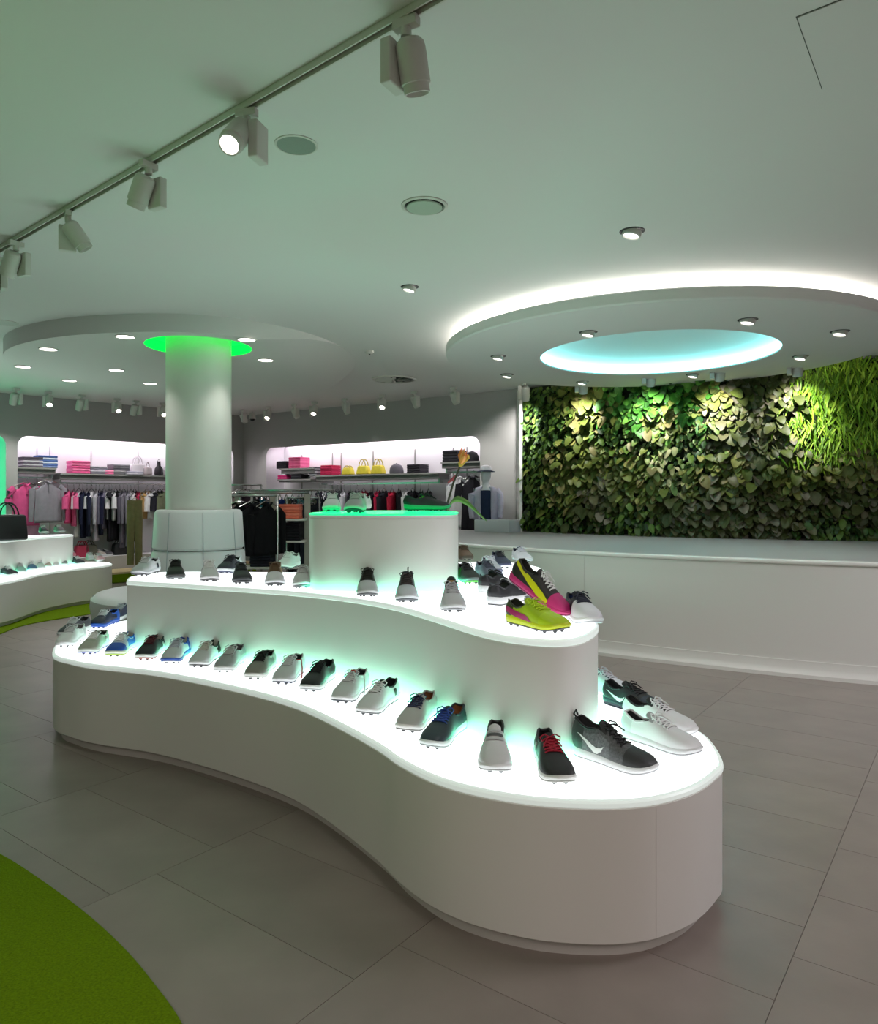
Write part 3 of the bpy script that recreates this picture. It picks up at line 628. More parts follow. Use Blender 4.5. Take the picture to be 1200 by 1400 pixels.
        for i in range(1, n-1):       # caps as cross strips
            a, b = i, N-i
            if i < n-2: Fc.append((a, b, b-1, a+1)); Fc.append((3*N+a, 3*N+a+1, 3*N+b-1, 3*N+b))
        Fc += [(0, N-1, 1), (n-1, n-2, n), (3*N, 3*N+1, 4*N-1), (3*N+n-1, 3*N+n, 3*N+n-2)]
        mesh(name, V, Fc, m, root, True, None, .9)
    b0 = lambda s: cl+spring(s)
    split = lambda s: cl+spring(s)+.006
    slab('midsole', split, lambda s: sole(s)+spring(s)+.006, .003, mat(spec.get('S', '#e6e6e6'), .45, name='sole_foam'))
    slab('outsole', b0, split, .0005, mat(spec.get('O', spec.get('S', '#e6e6e6')), .5, name='sole_rubber'))
    if cl:
        mb = MB()
        for s, k in ((.12, 1), (.12, -1), (.25, 1), (.25, -1), (.62, 1), (.62, -1), (.76, 1), (.76, -1), (.88, .6), (.88, -.6)):
            z = b0(s); x = k*interp(WS, s)*.72+.006*math.sin(PI*s)
            mb.lathe([(.004, 0 if s < .8 else z-cl), (.0075, z*.6 if s < .8 else z-.004), (.009, z+.001)], 7, 0, Matrix.Translation((x, (s-.5)*L, 0)))
        o = mb.obj('cleats', mat(spec.get('K', '#3a3a3c'), .4), root); o['kind'] = 'stuff'
    # padded collar edge
    cm = mat(spec.get('R', spec.get('H', spec['U'])), .6); pts = []
    so = [s for s in S if s < .405]
    for s in reversed(so): pts.append(surf(s, -KR/KV)[0])
    for s in so[1:]: pts.append(surf(s, KR/KV)[0])
    MB().tube(pts, .0042, 6).obj('collar', cm, root, True)
    # tongue tip
    tz = interp(TOPZ, .42)+hi*.8; V = []; Fc = []; tt = spec.get('ton', .012)
    for i, (s, dz) in enumerate(((.47, -.004), (.44, .001), (.41, .006), (.385, .007+tt*.5), (.365, .006+tt))):
        wd = (.016, .020, .022, .022, .017)[i]
        for dx in (-1, -.5, 0, .5, 1): V.append((dx*wd+.006, (s-.5)*L, (interp(TOPZ, max(s, .42))+hi*.8)+dz-.007*dx*dx-.004))
        for dx in (-1, -.5, 0, .5, 1): V.append((dx*wd*.97+.006, (s-.5)*L-.005, (interp(TOPZ, max(s, .42))+hi*.8)+dz-.007*dx*dx-.008))
    for i in range(4):
        for k in range(4):
            a = i*10+k; Fc += [(a, a+1, a+11, a+10), (a+5, a+15, a+16, a+6)]
        Fc += [(i*10, i*10+10, i*10+15, i*10+5), (i*10+4, i*10+9, i*10+19, i*10+14)]
    Fc += [(40+k, 41+k, 46+k, 45+k) for k in range(4)]
    mesh('tongue_tip', V, Fc, mat(spec.get('G', spec['U']), .6, bump=.1, bscale=200), root)
    # laces
    if 'L' in spec:
        mb = MB(); lr = .0027
        rows = (.445, .495, .545, .595, .645)
        for q, s in enumerate(rows):
            P = []
            for k in range(7):
                v = -.30+.60*k/6; p, n = surf(s+(.012 if k in (0, 6) else 0)+.004*(k-3)/3*(1 if q % 2 else -1), v); P.append(p+n*.0032)
            mb.tube(P, lr, 5)
        for sd in (1, -1):
            for q in range(len(rows)-1):
                a, n1 = surf(rows[q], .27*sd); b, n2 = surf(rows[q+1], -.1*sd); mb.tube([a+n1*.004, (a+b)/2+n1*.006, b+n2*.004], lr, 4)
        p, n = surf(.44, 0); p = p+Vector((0, 0, .006))
        for sd in (1, -1):
            mb.tube([p, p+Vector((sd*.018, -.004, .009)), p+Vector((sd*.034, .008, .003)), p+Vector((sd*.030, .020, -.006)), p+Vector((sd*.014, .012, 0)), p], lr*.9, 5)
            mb.tube([p, p+Vector((sd*.012, .018, .004)), p+Vector((sd*.024, .036, -.008)), p+Vector((sd*.030, .046, -.016))], lr*.9, 5)
        mb.obj('laces', mat(spec['L'], .7), root, True)
    if spec.get('pull'):
        P0, n = surf(.0, 0); zt = interp(RIM, .03)+hi
        MB().tube([(.0, -.5*L+.012, zt-.008), (0, -.5*L-.004, zt+.006), (0, -.5*L+.004, zt+.022), (0, -.5*L+.012, zt+.006)], .004, 5).obj('pull_loop', mat(spec['pull'], .6), root, True)
    def patch(name, low, high, m, sides=(1, -1), n=22, eps=.0016):
        rows = 4; s0, s1 = low[0][0], low[-1][0]
        for sd in sides:
            V = []; Fc = []
            for i in range(n+1):
                s = s0+(s1-s0)*i/n; a = interp(low, s); b = interp(high, s)
                ref = interp([(0, .092), (.12, .088), (.25, .080), (.4, .082), (.6, .078), (.8, .060), (1, .03)], s)+hi*max(0, min(1, (.55-s)/.3)); zs_ = sole(s)+spring(s)
                for k in range(rows):
                    zt_ = zs_+(ref-zs_)*(a+(b-a)*k/(rows-1)); v = .995
                    while v > .1 and surf(s, sd*v)[0].z < zt_: v -= .012
                    p, nn = surf(s, sd*v); V.append(p+nn*eps)
            for i in range(n):
                for k in range(rows-1): a = i*rows+k; Fc.append((a, a+rows, a+rows+1, a+1))
            mesh(name, V, Fc, m, root)
    mk = spec.get('mark')
    if mk:
        kind, colr = mk[:2]; m = mat(colr, .4)
        if kind == 'tick':
            o_ = mk[2] if len(mk) > 2 else 0; hs = mk[3] if len(mk) > 3 else 1
            sh = lambda T: [(x+o_, y*hs) for x, y in T]
            patch('side_logo', sh([(.12, .60), (.20, .44), (.28, .25), (.34, .11), (.38, .09), (.42, .22), (.46, .56)]), sh([(.12, .62), (.20, .54), (.28, .45), (.34, .38), (.38, .37), (.42, .43), (.46, .58)]), m)
        elif kind == 'flare':
            patch('side_logo', [(.04, .40), (.2, .18), (.36, .05), (.52, .02), (.60, .02)], [(.04, .72), (.2, .62), (.36, .52), (.48, .40), (.60, .06)], m)
        elif kind == 'sweep':
            patch('side_logo', [(.03, .84), (.2, .56), (.40, .22), (.55, .04), (.72, .03)], [(.03, .99), (.2, .90), (.40, .74), (.55, .66), (.72, .42)], m)
        elif kind == 'band':
            patch('side_stripe', [(.17, .03), (.20, .03), (.24, .03)], [(.17, .9), (.20, .92), (.24, .9)], m)
        elif kind == 'stripes':
            for q in range(3): patch('side_stripe', [(.30+.055*q, .10), (.335+.055*q, .10)], [(.30+.055*q, .62), (.335+.055*q, .62)], m, (1, -1), 3)
        elif kind == 'saddle':
            patch('saddle', [(.36, .04), (.44, .02), (.56, .04)], [(.36, .98), (.44, 1.0), (.56, .8)], m)
    if spec.get('badge'):
        MB().box((-.006, .0, 0), (.018, .002, .012), 0, Matrix.Translation((0, (.40-.5)*L, tz+.002))).obj('tongue_badge', mat(spec['badge'], .35), root)
    if spec.get('tag_strap'):
        p, n = surf(.40, -.44); MB().tube([p, p+Vector((-.02, -.01, .0)), Vector((p.x-.035, p.y+.02, .05)), Vector((p.x-.042, p.y+.05, .012))], .0035, 5).obj('tag_strap', mat(spec['tag_strap'], .6), root, True)
    if spec.get('vel'):
        V = []; Fc = []
        for q, s in enumerate((.43, .50, .57)):
            for k in range(7):
                for ds in (0, .045):
                    p, n = surf(s+ds, -.34+.68*k/6); V.append(p+n*.003)
            for k in range(6): a = q*14+2*k; Fc.append((a, a+1, a+3, a+2))
        mesh('lace_panel', V[:14], Fc[:6], mat(spec['vel'], .6), root); mesh('lace_panel', V[14:28], Fc[:6], mat('#4d4f52', .6), root); mesh('lace_panel', V[28:], Fc[:6], mat(spec['vel'], .6), root)
def place_shoe(label, toe, heel, tier, spec, group=None, yaw=None, pitch=0, lift=0, z=None):
    Z = ZT[tier] if z is None else z; a = at(*toe, Z); L = spec.get('len', .31)
    if yaw is None: e = (a-at(*heel, Z)).normalized()
    else: e = Vector((math.sin(math.radians(yaw)), -math.cos(math.radians(yaw))))     # 0 = toe straight at us, + = turned to the right
    c = a-e*L/2; t = thing('golf_shoe' if spec.get('cleat', 1) else 'sneaker', label, 'shoe', (c.x, c.y, Z+.0006+lift), 0, group)
    t.rotation_euler = (math.radians(pitch), 0, math.atan2(-e.x, e.y)); make_shoe(spec, t); return t
W_, GR, BK, NV = '#e4e4e6', '#9b9da0', '#1b1c1e', '#1f2a44'
SH = [
 # lower shelf, from the far rounded end forward
 ('slim dark grey shoe with white sole at the far rounded end of the lower shelf', (85, 874), (146, 853), 0, dict(U='#4b4a52', S=W_, L='#d8d8dc', I='#333')),
 ('white shoe nearest the rounded far edge of the lower shelf, beside the dark grey one', (85, 887), (131, 864), 0, dict(U=W_, S=W_, H='#c9cacd', L='#cfcfd2', I='#8a8a8e')),
 ('black shoe with royal blue heel standing behind the beige one on the lower shelf', (128, 861), (164, 849), 0, dict(U=NV, H='#1d55b5', T='#2a2f44', S='#1d55b5', L='#e8e8ee', I=BK)),
 ('tall navy shoe half hidden behind the blue-heeled one at the tier wall', (150, 851), (178, 843), 0, dict(U='#39405a', H='#3a3d48', S=W_, L='#b9bcc6', I=BK)),
 ('beige grey running-style shoe with white laces near the far end of the lower shelf', (110, 896), (149, 882), 0, dict(U='#a3a698', H='#c9cec4', T='#a8aa9c', S='#dfe4e0', O='#7f86c8', L='#f0f0ee', I='#2c2c2c', mark=('band', '#e4e8e4'))),
 ('bright royal blue and white shoe with pale green sole on the lower shelf', (147, 899), (182, 887), 0, dict(U='#b8c4d8', T='#2255b8', H='#1f66c8', Q='#2a6cc8', S='#e4ecda', O='#a9c94a', L='#eef0f2', I='#222730', pull='#2a6068')),
 ('black shoe with dark red speckled laces and white heel ring on the lower shelf', (188, 904), (219, 893), 0, dict(U='#22262a', S='#dfe6e0', O='#d98878', L='#5c2530', I='#1a1c1e', pull='#222a2a', mark=('band', '#cfd8d4'))),
 ('white shoe with royal blue heel and blue toe rim on the lower shelf', (224, 909), (256, 895), 0, dict(U='#d5d8dd', H='#234fae', S='#2f55b0', O='#e6e6ea', L='#c2c6d4', I='#8f9499')),
 ('white shoe with dark green-black heel and black toe rim, left of the plain silver one', (261, 914), (296, 901), 0, dict(U='#d9dadd', H='#20302c', S=W_, O='#2a2a2c', L='#d9d4cc', I='#262a28', mark=('band', '#222'))),
 ('plain silver grey shoe with pale sole on the lower shelf, before the tier curves', (296, 921), (331, 906), 0, dict(U='#a9abae', S='#dedede', L='#cacbcc', I='#77797c', H='#9a9da0')),
 ('taupe grey shoe with black throat and laces on the lower shelf', (338, 931), (372, 915), 0, dict(U='#85857f', T='#8d8a82', H='#a9b4ac', Q='#6d7672', S='#dcdcd8', G='#1d1f20', L='#1a1b1d', I='#191a1b')),
 ('white shoe with dark collar and dangling red tag strap on the lower shelf', (376, 938), (413, 920), 0, dict(U='#dcdde2', S='#e8e8ec', O='#2d3550', L='#e4e4ea', I='#22252a', R='#cfd4d4', tag_strap='#b04a4a')),
 ('solid black shoe with white sole on the lower shelf, between two white ones', (413, 948), (454, 929), 0, dict(U='#202225', S='#e8eaea', O='#b8bcbe', L='#1a1b1d', I='#151617', rough=.4)),
 ('white shoe with small red tongue label on the lower shelf', (456, 964), (497, 945), 0, dict(U='#d2d3d6', S='#e8e8ea', O='#2f3644', L='#dcdcdf', I='#33363a', badge='#c23a34', tag_strap='#cfe0d8')),
 ('white shoe with black collar and dark side bands on the lower shelf', (489, 981), (538, 960), 0, dict(U='#d8dadd', S='#e6e6e8', O='#77797c', L='#e2e2e4', I='#1d1f20', R='#2a2d2e', G='#2a2c2e', mark=('band', '#3a5048'))),
 ('grey leather shoe with navy laces and tan lining on the lower shelf', (545, 1005), (588, 981), 0, dict(U='#b4b3b1', S='#e2e0de', O='#8e8c8a', L='#2a3050', I='#8a5c38', R='#a9a7a4', G='#a5a4a2')),
 ('dark slate leather shoe with blue laces and tan lining on the lower shelf', (577, 1028), (624, 1004), 0, dict(U='#2e3a44', H='#244a4a', S='#dfe6e6', O='#b5bcbc', L='#2c4a9c', I='#94623a', R='#27343c', rough=.4)),
 ('plain white shoe with dark open collar and grey lace panel, toe towards us', (678, 1064), (679, 1014), 0, dict(U='#d3d3d5', S='#dededf', O='#b5b4b4', I='#3c3d3e', R='#4a4b4c', G='#c9c9cb', vel='#b9babc', K='#77797b')),
 ('matte black shoe with red laces at the wide end of the lower shelf', (770, 1080), (740, 1028), 0, dict(U='#2a2a2c', S='#e0e0de', O='#b9b8b4', L='#a3122e', I='#1c1c1e', R='#3a3a3c', G='#2a1a1e', K='#77797b', rough=.55, mark=('band', '#a9b5b0'))),
 ('black and grey knit mid-top sneaker with white tick mark and black laces', (897, 1061), (780, 1027), 0, dict(U='#58585b', H='#3b3d3e', T='#303032', Q='#6c6c70', S='#e2e2e4', O='#d4d4d8', L='#111113', I='#2c2c2e', R='#1a1a1c', G='#29292b', hi=.034, knit=1, cleat=0, mark=('tick', '#f2f2f2'), pull='#121214', len=.315, thick=1.05)),
 ('all white knit sneaker in front at the round end of the lower shelf', (957, 1035), (846, 1003), 0, dict(U='#e6e6e8', S='#d9d8da', H='#d2d2d4', O='#b9b8bc', L='#e9e9ea', I='#18191b', R='#d9dadc', cleat=0 , len=.315)),
 ('white sneaker with black tick mark, second from the round end of the lower shelf', (951, 1008), (862, 985), 0, dict(U='#e4e4e6', S='#ececee', L='#e6e6e8', I='#1d1e20', R='#1d1e20', G='#1d1e20', cleat=0, mark=('tick', '#16171a', .30, .9), len=.31)),
 ('black sneaker with white tick marks and white edging behind the white pair', (908, 982), (838, 962), 0, dict(U='#1b1d22', T='#20263a', S='#1c2436', L='#18191c', I='#131416', cleat=0, mark=('tick', '#ececf0'))),
 ('white sneaker with navy collar by the upper tier wall at the round end', (866, 957), (815, 945), 0, dict(U='#dcdde4', H=NV, S='#eeeef2', L='#d2d4dc', I=NV, R=NV, G=NV, cleat=0, mark=('tick', '#20283c'))),
 # middle shelf
 ('white shoe with navy strap and navy heel on the far corner of the middle shelf', (187, 789), (219, 781), 1, dict(U='#dcdce2', S='#dedee4', O='#3a3a40', L='#e6e6ea', I='#2a2c34', mark=('band', '#252b3c'))),
 ('all black shoe facing us, second along the middle shelf before the padded seat', (241, 794), (241, 780), 1, dict(U='#2b2b2c', S='#3a3a3a', O='#55585a', L='#222', I='#1a1a1a', K='#888')),
 ('white shoe with chocolate brown band across the vamp, before the padded seat', (288, 797), (285, 782), 1, dict(U='#dcd8dc', T='#dedae0', Q='#4a3c40', G='#e6e2e6', S='#dcd8dc', O='#2a2628', L='#e8e4e6', I='#3a3234', mark=('saddle', '#46383c'), hi=.01, toe_at=.62)),
 ('navy and white shoe turned sideways behind a black one on the middle shelf', (304, 786), (338, 776), 1, dict(U='#2a2c3c', H='#e4e6ee', S='#e8e8ee', O='#3a4060', L='#22242e', I='#15161c')),
 ('black shoe facing us with grey sole in front of the navy and white one', (333, 800), (325, 785), 1, dict(U='#2e2e33', S='#45454a', O='#2a2a2e', L='#26262a', I='#18181a')),
 ('shoe with tan brown upper and white toe on the middle shelf', (376, 803), (380, 787), 1, dict(U='#7a5c40', T='#e0dce4', S='#e4e2e8', O='#2c2c30', L='#6a4e34', I='#4a3826', hi=.016, toe_at=.66)),
 ('white shoe facing us beside the round top tier on the middle shelf', (414, 806), (418, 790), 1, dict(U='#e0dce2', S='#e4e2e6', O='#4a4a4e', L='#cfcbd0', I='#8c8a8e')),
 ('mint white shoe in the back behind the brown one on the middle shelf', (385, 780), (418, 771), 1, dict(U='#d2e0da', S='#e4eeea', O='#3a3e44', L='#d9e4de', I='#8a928e')),
 ('black shoe with white toe and pull loop, first in front of the top tier', (503, 818), (505, 802), 1, dict(U='#282622', T='#d4d6dc', S='#dcdee0', O='#4a4c50', L='#2a2622', I='#17181a', pull='#1d1d1f', hi=.028, toe_at=.64, mark=('band', '#55584e'))),
 ('slate shoe with white toe and pull loop, second in front of the top tier', (557, 826), (558, 808), 1, dict(U='#38444a', T='#d3d4de', S='#dfe2e8', O='#55585e', L='#4a4040', I='#1d2022', pull='#24282b', hi=.026, toe_at=.64)),
 ('grey white ribbed shoe with high black collar and gold label before the top tier', (622, 840), (614, 818), 1, dict(U='#c3c2c8', H=BK, G='#1a1a1c', S='#d0d0d4', O='#8a8a8e', L='#b5b4ba', I='#1b1b1d', R='#19191b', ton=.03, hi=.012, badge='#b08a4a', toe_at=.9)),
 ('black sneaker with thick white sole seen from behind, further one of the black pair', (690, 803), (640, 817), 1, dict(U='#242428', S='#e4e4e8', O='#dcdce0', L='#222226', I='#141416', cleat=0, thick=1.2)),
 ('black sneaker with thick white sole seen from the side, nearer one of the black pair', (712, 818), (655, 833), 1, dict(U='#25252a', S='#e6e6ea', O='#3a3a40', L='#d9d9dc', I='#121214', cleat=0, thick=1.2)),
 ('lime yellow shoe with magenta flare on its side at the tip of the middle shelf', (774, 868), (682, 849), 1, dict(U='#a9c60c', H='#3a4418', T='#b2d008', G='#a3be10', S='#c9d616', O='#4a4a50', L='#b6d414', I='#23261c', R='#2c3018', mark=('flare', '#a82866'), K='#3a3a3e')),
 ('black navy and white low shoe on the far edge of the middle shelf tip', (812, 856), (757, 830), 1, dict(U='#20242e', T='#e0e2ea', S='#eceef2', O='#dfe2ea', L='#2a2f40', I='#2b3c66', H='#20242e', cleat=0, toe_at=.55, len=.27)),
 # back lobe of the middle shelf
 ('white shoe with navy trim lying furthest right on the back lobe behind the partition side', (722, 770), (676, 758), 1, dict(U='#dedfe8', S='#e9eaf0', O='#cfd2de', L='#d4d6e0', I='#2b3048', R='#2a3048', G='#2a3048')),
 ('dark navy shoe between two white ones on the back lobe of the middle shelf', (692, 778), (652, 764), 1, dict(U='#30364e', S='#3c4260', O='#dfe2ec', L='#20222c', I='#15161e')),
 ('white shoe with grey blue side on the back lobe of the middle shelf', (679, 787), (642, 772), 1, dict(U='#c9ccd6', Q='#565c70', S='#6a708a', O='#3a4056', L='#dfe1ea', I='#33384a')),
 ('slate blue shoe lowest on the back lobe, behind the black pair', (681, 796), (645, 786), 1, dict(U='#5a6074', S='#6f7690', L='#494e60', I='#2a2d38')),
 ('brown suede shoe peeping out beside the round top tier', (640, 767), (625, 760), 1, dict(U='#6b5242', S='#4a3a30', L='#54402f', I='#33261c')),
 ('black shoe with vivid green side panel beside the round top tier', (649, 800), (628, 791), 1, dict(U='#2a2f2c', Q='#1fae2a', S='#70767a', L='#16181a', I='#101112', O='#5ad040')),
 # green top tier
 ('dark shoe with white toe, first on the green lit top tier', (453, 700), (470, 695.5), 2, dict(U='#3a3d42', T='#d6dada', S='#e0e6e4', O='#b9c2c0', L='#d9dcdc', I='#1d1f22', toe_at=.6, mark=('band', '#d0d4d4'))),
 ('silver grey shoe in the middle of the green lit top tier', (482, 701.5), (520, 696.5), 2, dict(U='#b5b7b7', S='#c9d2ce', O='#3a3e40', L='#c2c6c4', I='#3a3d3c')),
 ('pale shoe behind the silver grey one on the green lit top tier', (488, 697.2), (512, 695.6), 2, dict(U='#cfd6d0', S='#dfe6e0', L='#cfd2cc', I='#55605a')),
 ('black shoe with lime lining seen from the side on the green lit top tier', (614, 698.6), (540, 699.2), 2, dict(U='#1d2024', S='#1fae78', O='#12664a', L='#16181b', I='#5fd020', R='#20242a', T='#181a1e')),
]
for n_, (lab, toe, heel, tier, spec) in enumerate(SH):
    if 4 <= n_ <= 16:                    # heel and toe centres, in from the silhouette ends noted above
        k = (toe[1]-680)/260; toe = (toe[0]+7*k, toe[1]+1.5); heel = (heel[0]-3*k, heel[1]-1)
    place_shoe(lab, toe, heel, tier, spec)
# the tilted one leans up on a clear riser
tl_ = place_shoe('black shoe with wide yellow sweep and magenta edge tilted up behind the lime one', (774, 848), (712, 841), 1, dict(U='#2b2628', H='#1f2018', T='#c42a76', S='#c22a72', O='#8a1d52', G='#2a2426', L='#e6e6e6', I='#1a1a1a', mark=('sweep', '#d6d80e'), K='#55555a', hi=.01, len=.315), None, None, -29, .0)
k_ = .5*.315*(1-math.cos(math.radians(29))); e_ = Matrix.Rotation(tl_.rotation_euler.z, 4, 'Z') @ Vector((0, k_, 0)); tl_.location += e_
tl_.location.z += .5*.315*math.sin(math.radians(29))*.97+.002
rs = thing('shoe_riser', 'small clear wedge riser under the tilted black and yellow shoe', 'riser', (tl_.location.x, tl_.location.y, ZT[1]+.0006), tl_.rotation_euler.z)
mb = MB(); V = [(-.022, -.05, 0), (.022, -.05, 0), (.022, .03, 0), (-.022, .03, 0), (-.022, -.05, .085), (.022, -.05, .085), (.022, .03, .040), (-.022, .03, .040)]
mb.add(V, [(0, 3, 2, 1), (4, 5, 6, 7), (0, 1, 5, 4), (1, 2, 6, 5), (2, 3, 7, 6), (3, 0, 4, 7)]).obj('wedge', mat('#e8f0ee', .1, trans=.9), rs)
# far podium
FS = [('black running shoe at the picture edge on the far podium', (22, 788), (-8, 786), '#20242e', '#2a2f3a'), ('mint green shoe third from the picture edge on the far podium', (31, 784.5), (20, 779), '#8fc2b4', '#a9cfc4'), ('blue and teal shoe on the far podium', (46, 781), (34, 776), '#3c6a8c', '#4fb0c4'),
      ('pale mint shoe next to the blue one on the far podium', (57, 779), (48, 774), '#b9d2c8', '#d2e0da'), ('beige shoe in the middle of the far podium row', (66, 777), (57, 772.5), '#b5aa9c', '#c9c2b8'), ('white shoe before the dark one on the far podium', (76, 775.5), (68, 771), '#c9cfcc', '#dfe4e2'),
      ('grey shoe with white sole beside the dark one on the far podium', (88, 774), (80, 770), '#8e9a98', '#b5bcb8'), ('dark charcoal shoe turned sideways near the end of the far podium', (113, 772.5), (90, 770), '#2b2c34', '#3a3c44'), ('pink and white shoe at the round end of the far podium', (140, 768), (122, 764.5), '#d2a4ac', '#e6ccd2'), ('white shoe behind the pink one at the end of the far podium', (127, 767), (116, 764), '#d9d9de', '#e6e6ea')]
for lab, toe, heel, u, h in FS:
    place_shoe(lab, toe, heel, 0, dict(U=u, H=h, S='#dfe2e4', L='#cfd2d4', I='#2a2c2e', cleat=0, len=.28), 'shoes on the far podium')
for lab, toe, heel, u in (('black sandal-like low shoe on the upper step of the far podium', (62, 729.5), (48, 727), '#232126'), ('mauve low shoe on the upper step of the far podium', (85, 728.5), (66, 726.5), '#8d7c88')):
    place_shoe(lab, toe, heel, 1, dict(U=u, S='#cfc8cc', L='#ddd', I='#222', cleat=0, len=.27), 'shoes on the far podium')
# ------------------------------------------------------------------ niche fittings, bags, folded piles, garments
def fab(c): return mat(c, .85, noise=.10, nscale=14, bump=.2, bscale=60, spec=.2, name='fabric')
def shelf(wall, label, px0, px1, py, off0=-.40, off1=-.02, th=.075, brk=True):
    p = on(wall, (px0+px1)/2, off1); z = zat(py, p.y); u = uL if wall == 'L' else uR
    t = thing('wall_shelf', label, 'shelf')
    wallbar('board', wall, u(px0), u(px1), z-.025, z, off0, off1, GREYM, t); wallbar('rail_box', wall, u(px0), u(px1), z-.025-th, z-.026, off0+.05, off1-.04, mat('#6f6c6c', .5), t)
    if brk:
        for q in (px0+3, px1-3): wallbar('bracket', wall, u(q)-.012, u(q)+.012, z-.17, z-.02, -.44, off1-.1, CHROME, t)
        wallbar('hanging_rail', wall, u(px0)+.02, u(px1)-.02, z-.17, z-.145, off1-.20, off1-.175, CHROME, t)
    return z
zA = shelf('L', 'short grey wall shelf with striped piles at the outer end of the far niche', 25, 78, 639)
zB = shelf('L', 'long grey wall shelf with pink piles and bags in the far niche', 84, 312, 649.5)
zC = shelf('R', 'small grey wall shelf with black and pink piles by the room corner', 381, 426, 640)
zD = shelf('R', 'long grey wall shelf with yellow bags in the far niche', 429, 597, 648)
zE = shelf('R', 'grey wall shelf with black rolls next to the jacket bust', 601, 655, 631)
zF = shelf('R', 'second short grey shelf under the black and pink piles', 378, 424, 655, th=.03, brk=False)
def folded_proto(m, sx=.30, sy=.26, h=.034):
    mb = MB(); n = 8
    for k in range(n):               # cross-section with a rounded fold at the front
        pass
    V = []; Fc = []; prof = []
    for k in range(9): a = -PI/2+PI*k/8; prof.append((-sy/2-h*.35*math.cos(a)+h*.3, h/2+h/2*math.sin(a)))
    prof += [(sy/2, h), (sy/2, h*.55), (-sy/2+.05, h*.5), (sy/2, h*.45), (sy/2, 0)]
    for x, s in ((-sx/2, .94), (-sx/2+.012, 1), (0, 1.0), (sx/2-.012, 1), (sx/2, .94)): V += [(x, y*s, h/2+(z-h/2)*s) for y, z in prof]
    N = len(prof)
    for j in range(4):
        for k in range(N): Fc.append((j*N+k, j*N+(k+1) % N, (j+1)*N+(k+1) % N, (j+1)*N+k))
    Fc += [tuple(range(N)), tuple(4*N+k for k in range(N-1, -1, -1))]
    return mb.add(V, Fc), m
def pile(wall, px, z, cols, label, group, off=-.2, sx=.29, h=.036, yaw=0, loc=None):
    p = on(wall, px, off) if loc is None else Vector(loc); rz = math.atan2(LWD.y, LWD.x) if wall == 'L' else math.atan2(RWD.y, RWD.x) if wall == 'R' else 0
    meshes = {}
    for k, c in enumerate(cols):
        nm = ('bottom', 'second', 'third', 'fourth', 'fifth', 'sixth', 'seventh')[k] if k < len(cols)-1 else 'topmost'
        if c in meshes: o = meshes[c].copy(); C.objects.link(o)
        else:
            mb, m = folded_proto(fab(c), sx, .26, h); o = mb.obj('folded_garment', m, None, True, .8); meshes[c] = o
        o.location = (p.x, p.y, z+.0005+k*(h+.0008)); o.rotation_euler = (0, 0, rz+yaw+random.uniform(-.05, .05))
        tag(o, label % nm, 'folded clothes', group)
pile('L', 42, zA, ['#6d6672', '#c9c4cc', '#6d6672', '#c9c4cc', '#6d6672', '#5c5662'], '%s folded garment of the grey striped pile on the short outer shelf', 'grey striped pile', h=.027)
pile('L', 62, zA, ['#7f92c0', '#5a74b0', '#ccd4e6', '#5a74b0', '#ccd4e6', '#4a64a4'], '%s folded garment of the blue and white striped pile on the outer shelf', 'blue striped pile', h=.032)
pile('L', 107, zB, ['#d8568c', '#e47aa4', '#d8568c', '#e47aa4', '#dc5f92'], '%s folded garment of the pink pile in the striped-shirt niche', 'pink pile', h=.042)
pile('L', 131, zB, ['#787482', '#a9a6b0', '#787482', '#98949e'], '%s folded garment of the lavender grey pile next to the pink one', 'lavender grey pile', h=.032)
pile('L', 145, zB, ['#e06a98', '#e889ae'], '%s folded garment of the low small pink pile in the striped-shirt niche', 'small pink pile', sx=.16, h=.036)
pile('L', 162, zB, ['#5f5c62', '#8e8b90', '#55525a', '#6a676e', '#77747c'], '%s folded garment of the slate grey pile beside the white handbag', 'slate grey pile', h=.034)
pile('L', 181, zB, ['#b5b2be', '#9a98a8'], '%s folded garment of the pale lavender pile in front of the white handbag', 'pale lavender pile', off=-.12, h=.03)
pile('R', 391, zC, ['#26242a']*5, '%s folded garment of the black pile beside the pink one near the corner', 'black pile near the corner', sx=.27, h=.028)
pile('R', 409, zC, ['#cf5a86', '#dc6c96', '#cf5a86', '#dc6c96', '#d2608c', '#c9547f'], '%s folded garment of the tall pink pile near the corner', 'pink pile near the corner', sx=.31, h=.034)
pile('R', 434, zD, ['#8e8c94', '#55535c', '#a5a3aa', '#55535c', '#8e8c94', '#5c5a64'], '%s folded garment of the grey striped pile beside the red one', 'striped grey pile', sx=.2, h=.026)
pile('R', 452, zD, ['#9c1f44', '#b02a50', '#9c1f44', '#b02a50', '#a82448'], '%s folded garment of the crimson pile beside the yellow bags', 'crimson pile', sx=.27, h=.036)
pile('R', 571, zD, ['#2f2d33', '#3a383e', '#2f2d33', '#38363c'], '%s folded garment of the charcoal pile beside the grey cap', 'charcoal pile', sx=.27, h=.036)
pile('R', 621, zE, ['#2a282e', '#34323a', '#2a282e', '#34323a'], '%s rolled black garment on the shelf next to the jacket bust', 'black rolls', sx=.29, h=.046)
pile('R', 392, zF, ['#c93a78', '#b82f6c'], '%s folded garment of the magenta pile on the second short shelf', 'magenta pile', sx=.24, h=.04)
pile('R', 411, zF, ['#2c2a30', '#3a3840', '#2c2a30'], '%s folded garment of the black pile on the second short shelf', 'black pile on the second shelf', sx=.26, h=.03)
